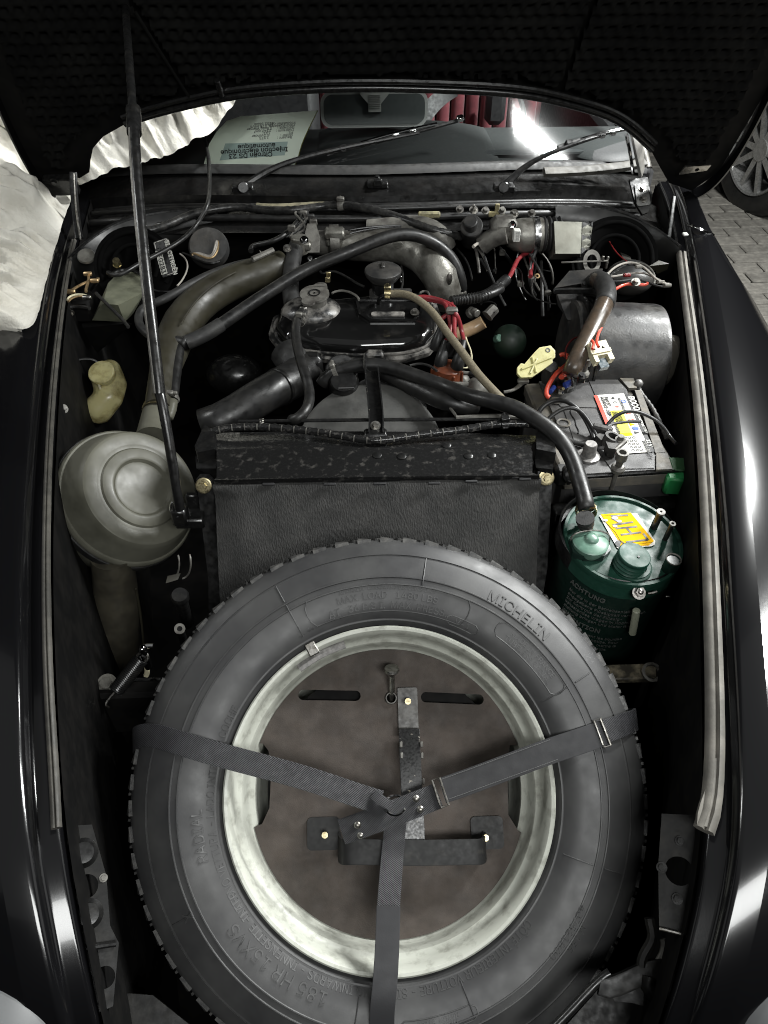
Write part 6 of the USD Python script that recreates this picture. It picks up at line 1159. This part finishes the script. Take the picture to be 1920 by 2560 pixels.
part(rs_, 'label_emblem', ext(sg.Point(rxy(745, 632)).buffer(.007), RC + RN * .0026, ru, rv_, .0005), ink, smooth=False); part(rs_, 'label_emblem', ext(sg.Polygon([rxy(*p) for p in ((745, 655), (765, 615), (785, 655))]), RC + RN * .0032, ru, rv_, .0003), label_yellow, smooth=False)
for x, y, r_ in ((690, 350, .004), (735, 385, .0035), (690, 440, .003), (585, 375, .003)): part(rs_, 'peeled_spot', ext(affinity.scale(sg.Point(rxy(x, y)).buffer(r_, quad_segs=3), 1.2, .8), RC + RN * .0038, ru, rv_, .0003), label_white, smooth=False)
# filler cap with ribs
fcx = rpt(912, 745, .028)
fcap = part(rs_, 'filler_cap', lathe([(.0225, -.026), (.0238, -.022), (.0218, -.020), (.0218, -.018), (.0238, -.016), (.0218, -.0135), (.0218, -.0115), (.0238, -.0095), (.0218, -.007), (.0218, -.005), (.0238, -.002), (.0234, .001), (.0220, .0022), (0, .0026)], fcx, nz(RN + A([.1, 0, 0])), 48), green_paint, smooth=50)
part(fcap, 'vent_hole', lathe([(0, .0032), (.0018, .0031), (.002, .002)], fcx + ru * .004 - rv_ * .005 + RN * .0004, RN, 14), ink)
part(rs_, 'filler_neck', lathe([(.029, 0), (.029, .003), (.026, .004), (.026, .006), (.021, .006)], rpt(880, 870, 0), RN, 40), green_paint)
# pale cap with wire bail
pcx = rpt(425, 600, .018)
pcap = part(rs_, 'suction_cap', lathe([(.021, -.018), (.025, -.008), (.0265, 0), (.0265, .002), (.023, .005), (.013, .0075), (.0105, .008), (.0095, .011), (.006, .0135), (0, .014)], pcx, RN, 48), green_pale)
part(pcap, 'wire_bail', tube([pcx + ru * a_ + rv_ * b_ + RN * c_ for a_, b_, c_ in ((-.028, .004, .000), (-.025, .007, .009), (-.010, .009, .0145), (.008, .010, .0145), (.022, .010, .010), (.028, .007, .007), (.0285, .002, .0), (.0285, -.004, -.010))], .0014, 7), zinc)
part(rs_, 'cap_base', ext(sg.Polygon([(-.028, -.014), (-.028, .010), (.030, .010), (.030, -.010), (.017, -.022), (-.018, -.022)]), pcx - RN * .017, ru, rv_, .012), green_dark)
part(rs_, 'suction_stub', tube([rpt(380, 450, .022), rpt(370, 380, .035), rpt(365, 330, .045)], [.009, .012, .0135], 20, step=.002, rib=(.0008, .008)), rubber_soft)
one('reservoir_hose_clamp', clampband(D(1266, 1103, .836), nz(D(1262, 1060, .838) - D(1268, 1112, .834)), .0142, .012), yellow_zinc, 'brass coloured worm clamp where the sweeping hose joins the green reservoir', 'hose clamp')
# posts
for (x0_, y0_, x1_, y1_, r_, lab) in ((1125, 440, 1160, 265, .0055, 'tall post with a bright nut on the rear of the lid'), (1250, 570, 1292, 400, .004, 'thinner post with a ring top near the lid edge')):
    q = rpt(x0_, y0_, 0); h_ = .034; 
    pst = part(rs_, 'post', tube([q, q + RN * h_], [r_, r_], 16), black_steel, label=lab)
    part(pst, 'post_top', cat(lathe([(.002, .0), (r_ * 1.2, 0), (r_ * 1.2, .003), (.0022, .003), (.002, 0)], q + RN * h_, RN, 18)), alloy_dull)
q = rpt(1290, 900, 0); part(rs_, 'level_tube', tube([q - RN * .04, q + RN * .022], [.0105, .0105], 24), green_dark); part(rs_, 'level_tube_top', lathe([(.0095, .001), (.0112, .002), (.0112, 0), (.009, -.002), (0, -.001)], q + RN * .0225, RN, 28), alloy_dull)
# mounting ring behind and clamp screw in front
part(rs_, 'mount_ring', lathe([(RR + .003, -.03), (RR + .006, -.03), (RR + .006, .0), (RR + .003, .002), (RR + .002, -.006)], RC + A([0, .012, .0]), RN, 80), black_steel)
sq = Q('n7', 960, 1160, y=(RC[1] - RR - .006)); part(rs_, 'clamp_screw', cat(hexbolt(sq, (0, -.6, .8), .007, .007, 1.4), ball(sq + A([0, -.002, .004]), .006)), zinc)
part(rs_, 'sight_tube', cyl(Q('n7', 935, 1350, y=RC[1] - RR - .004), Q('n7', 890, 1610, y=RC[1] - RR - .004), .0055), mat('sight_tube', (.28, .29, .22), .5))
part(rs_, 'small_clip', tube([Q('n7', *p, y=RC[1] - RR - .006) for p in ((1060, 1170), (1120, 1160), (1165, 1145))], .002, 6), zinc); part(rs_, 'small_clip', box(Q('n7', 1285, 1200, y=RC[1] - RR * .8), (.008, .003, .004), b=.001), zinc)
# printed notice round the drum
def drum_text(s_, ang, h_, z_, bold=False):
    m = text(s_, h_, .0006, bold, False); v = A(m.vertices); a_ = math.radians(ang) + v[:, 0] / (RR + .001); r_ = RR + v[:, 2]
    return trimesh.Trimesh(RC + (r_ * np.cos(a_))[:, None] * ru + (r_ * np.sin(a_))[:, None] * rv_ + (z_ + v[:, 1])[:, None] * RN, m.faces, process=False)
rows_n = [('ACHTUNG', .0088, True), ('Nur die in der Betriebsanleitung', .0056, False), ('angegebene Flüssigkeit verwenden.', .0056, False), ('Zur Kontrolle der Flüssig-', .0056, False), ('keitsstandes Wagen in Höchst-', .0056, False), ('stellung bringen und Motor laufen', .0056, False), ('lassen.', .0056, False), ('ATTENTION', .0088, True), ('Utiliser seulement les liquides', .0056, False), ('indiqués dans la notice. Pour', .0056, False), ('contrôler le niveau, mettre la', .0056, False), ('voiture en position haute.', .0056, False)]
zz_ = -.050
for s_, h_, b_ in rows_n:
    part(rs_, 'printed_notice', drum_text(s_, -152 if b_ else -150, h_, zz_, b_), drum_print, smooth=False); zz_ -= h_ * 1.75
# ------------------------------------------------------------------ lower left: cross bar, spring, posts
cb = thing('cross_bar', 'dark steel cross bar with bolts below the air filter', 'bar', Q('m4', 560, 440, z=.62))
part(cb, 'bar', sheet('m4', [(370, 425), (520, 408), (840, 405), (835, 470), (680, 470), (520, 485), (390, 470)], (Q('m4', 560, 440, z=.64), nz(A([0, -.4, .92]))), [(800, 432, 24)], t=.006), chipped_steel, label='black bar with worn paint')
part(cb, 'bar', box(Q('m4', 600, 560, z=.60), (.32, .03, .10), b=.006), inner_black)
for x, y, r_, mt in ((352, 460, .008, yellow_zinc), (558, 438, .0125, alloy)): part(cb, 'bolt', hexbolt(Q('m4', x, y, z=.652), nz(A([0, -.4, .92])), r_ * .8, .006), mt)
part(cb, 'bar_end', cat(box(Q('m4', 350, 470, z=.64), (.035, .03, .03), b=.004), box(Q('m4', 400, 540, z=.61), (.015, .02, .05), b=.003)), black_steel)
sg_ = thing('coil_spring', 'dark coil spring stretched above the cross bar', 'spring', Q('m4', 600, 480, z=.65))
s0_, s1_ = Q('m4', 605, 475, z=.668), Q('m4', 735, 310, z=.70)
part(sg_, 'coil', tube(helix(s0_, s1_, .0095, 20, 12), .0021, 6, straight=True), black_steel)
part(sg_, 'hook', tube([s1_ + A([-.012, 0, 0]), Q('m4', 712, 295, z=.705), Q('m4', 735, 275, z=.71), Q('m4', 765, 280, z=.71), Q('m4', 772, 305, z=.705), Q('m4', 755, 320, z=.70)], .0018, 6), zinc)
part(sg_, 'hook', tube([s0_, Q('m4', 570, 515, z=.66), Q('m4', 553, 545, z=.655), Q('m4', 570, 560, z=.655)], .002, 6), zinc)
one('spring_eye', cat(tube([Q('m4', 748, 245, z=.715), Q('m4', 775, 240, z=.715), Q('m4', 800, 240, z=.715)], .004, 8), box(Q('m4', 760, 300, z=.70), (.01, .012, .05), b=.003)), chrome, 'bright pin at the upper hook of the coil spring', 'pin')
one('white_lever', tube([Q('m4', 757, 330, z=.68), Q('m4', 768, 370, z=.66), Q('m4', 762, 395, z=.65)], .004, 8), white_wire, 'short pale lever below the bright pin', 'lever')
for k, (x0_, y0_, x1_, y1_, r_) in enumerate(((1065, 1205, 1110, 1370, .0125), (1065, 1405, 1090, 1480, .008))):
    p0_, p1_ = Q('m1', x0_, y0_, z=.76 - .04 * k), Q('m1', x1_, y1_, z=.66 - .02 * k)
    t_ = thing('bolt_post', ['tall black post with a shiny cap left of the felt flap', 'short black post with a hollow end near the tyre'][k], 'post', p1_)
    part(t_, 'shaft', tube([p1_, p0_], [r_ * .78, r_ * .78], 20), black_steel); part(t_, 'cap', lathe([(r_, -.012), (r_ * 1.05, -.002), (r_ * .9, .003), (0, .002)] if k == 0 else [(r_ * .5, 0), (r_, .0), (r_, .003), (r_ * .5, .003), (r_ * .5, 0)], p0_, nz(p0_ - p1_), 28), black_steel if k == 0 else alloy_dull)
one('white_lining', ribbon([Q('m4', x, y, z=z) for x, y, z in ((283, 730, .80), (296, 790, .79), (290, 880, .77), (300, 980, .75), (305, 1090, .73))], (.8, -.3, .4), .016, .006), mat('old_white', (.38, .36, .30), .7, c2=(.25, .23, .18), ns=50), 'pale worn lining edge showing under the left rubber strip', 'lining')
one('left_bracket', cat(hull([Q('m4', x, y, z=.72) for x, y in ((262, 300), (300, 300), (355, 255), (345, 245), (265, 270))]), *[tube([Q('m4', 260, 205 + 12 * k, z=.74), Q('m4', 300, 215 + 12 * k, z=.735)], .002, 6) for k in range(5)]), alloy_dull, 'dull ribbed bracket under the left rubber strip beside the lower tube', 'bracket')
one('bar_right', cat(box(Q('n7', 880, 2050, z=.64), (.15, .028, .012), b=.002)), mat('worn_brass_bar', (.05, .045, .035), .4, c2=(.3, .26, .18), ns=40, lo=.45, hi=.7), 'worn metal bar with an eye at the right of the tyre', 'bar')
one('bar_eye', lathe([(.010, 0), (.0145, 0), (.0150, .003), (.011, .004), (.010, 0)], Q('n7', 1100, 2040, z=.655), (0, -.4, .92), 30), alloy_dull, 'round eye at the right end of the worn metal bar', 'eye')
for k, (x, y) in enumerate(((330, 968), (352, 1285))): one('wing_nut', hexbolt(Q('k3', x + 20, y, z=.85), (.6, -.3, .7), .006, .006), alloy_dull, ['small bolt on the left wing level with the cream cap', 'small bolt on the left wing below the cream bottle'][k], 'bolt')

# ------------------------------------------------------------------ loose dark wires and thin pipes at the rear of the bay
dw = thing('rear_wires', 'tangle of thin dark wires and pipes at the right rear between intake pipe and blower', 'wiring', Q('k5', 480, 480, z=.84))
for k in range(16):
    x0_, y0_ = rng.uniform(180, 560), rng.uniform(280, 420); x1_, y1_ = x0_ + rng.uniform(-40, 170), y0_ + rng.uniform(120, 330)
    z0_ = rng.uniform(.86, .91); mid = ((x0_ + x1_) / 2 + rng.uniform(-60, 60), (y0_ + y1_) / 2 + rng.uniform(-20, 60))
    part(dw, 'wire', tube([Q('k5', x0_, y0_, z=z0_), Q('k5', *mid, z=z0_ - .03), Q('k5', x1_, y1_, z=z0_ - .07)], rng.uniform(.0014, .0042), 7, step=.012), rubber if k % 3 else alloy_dull if k % 2 else rubber_soft)
for x, y in ((320, 360), (430, 545), (590, 600), (500, 520)): part(dw, 'clip', box(Q('k5', x, y, z=.87), (.014, .010, .012), b=.002), alloy_dull)
lw = thing('left_rear_pipes', 'thin dark pipes along the left rear between bulkhead and olive duct', 'pipes', Q('k3', 1200, 430, z=.86))
for k, pts in enumerate([((930, 190), (1010, 175), (1100, 150), (1250, 110), (1400, 88)), ((990, 205), (1080, 180), (1180, 150), (1290, 150)), ((1250, 190), (1350, 180), (1420, 190), (1470, 215)), ((1080, 360), (1150, 390), (1230, 420), (1300, 410)), ((880, 560), (980, 590), (1100, 560), (1250, 470))]):
    part(lw, 'pipe', tube([Q('k3', *p, z=.93 - .012 * k) for p in pts], .0035 - .0004 * k, 8), rubber if k % 2 else black_steel)
ew = thing('engine_wires', 'thin wires and small pipes lying over the engine beside the valve cover', 'wiring', Q('k4', 800, 560, z=.88))
for k, pts in enumerate([((560, 430), (600, 480), (640, 470), (720, 500), (830, 560)), ((640, 600), (700, 585), (760, 600), (800, 640)), ((1050, 440), (1060, 500), (1050, 580)), ((1160, 600), (1200, 590), (1215, 625), (1180, 640)), ((1380, 340), (1430, 400), (1470, 520)), ((1100, 1030), (1180, 1020), (1260, 1060))]):
    part(ew, 'wire', tube([Q('k4', *p, z=.915 - .006 * k) for p in pts], .0024, 7), alloy_dull if k in (1, 3) else rubber)

for crop_, a_, b_, r_, lab in (('k4', (1390, 545, .876), (1400, 590, .856), .0132, 'clamp at the right end of the arching black hose'), ('k3', (1020, 1215, .831), (1015, 1235, .829), .0118, 'clamp at the lower end of the hanging black hose'),
        ('k4', (640, 1080, .868), (690, 1058, .875), .0130, 'clamp at the left start of the sweeping hose'), ('k4', (455, 750, .907), (440, 780, .908), .0094, 'clamp under the coolant cap on the narrow hose')):
    p0_, p1_ = Q(crop_, *a_[:2], z=a_[2]), Q(crop_, *b_[:2], z=b_[2]); one('hose_clamp', clampband((p0_ + p1_) / 2, nz(p1_ - p0_), r_, .008), alloy_dull, lab, 'hose clamp')
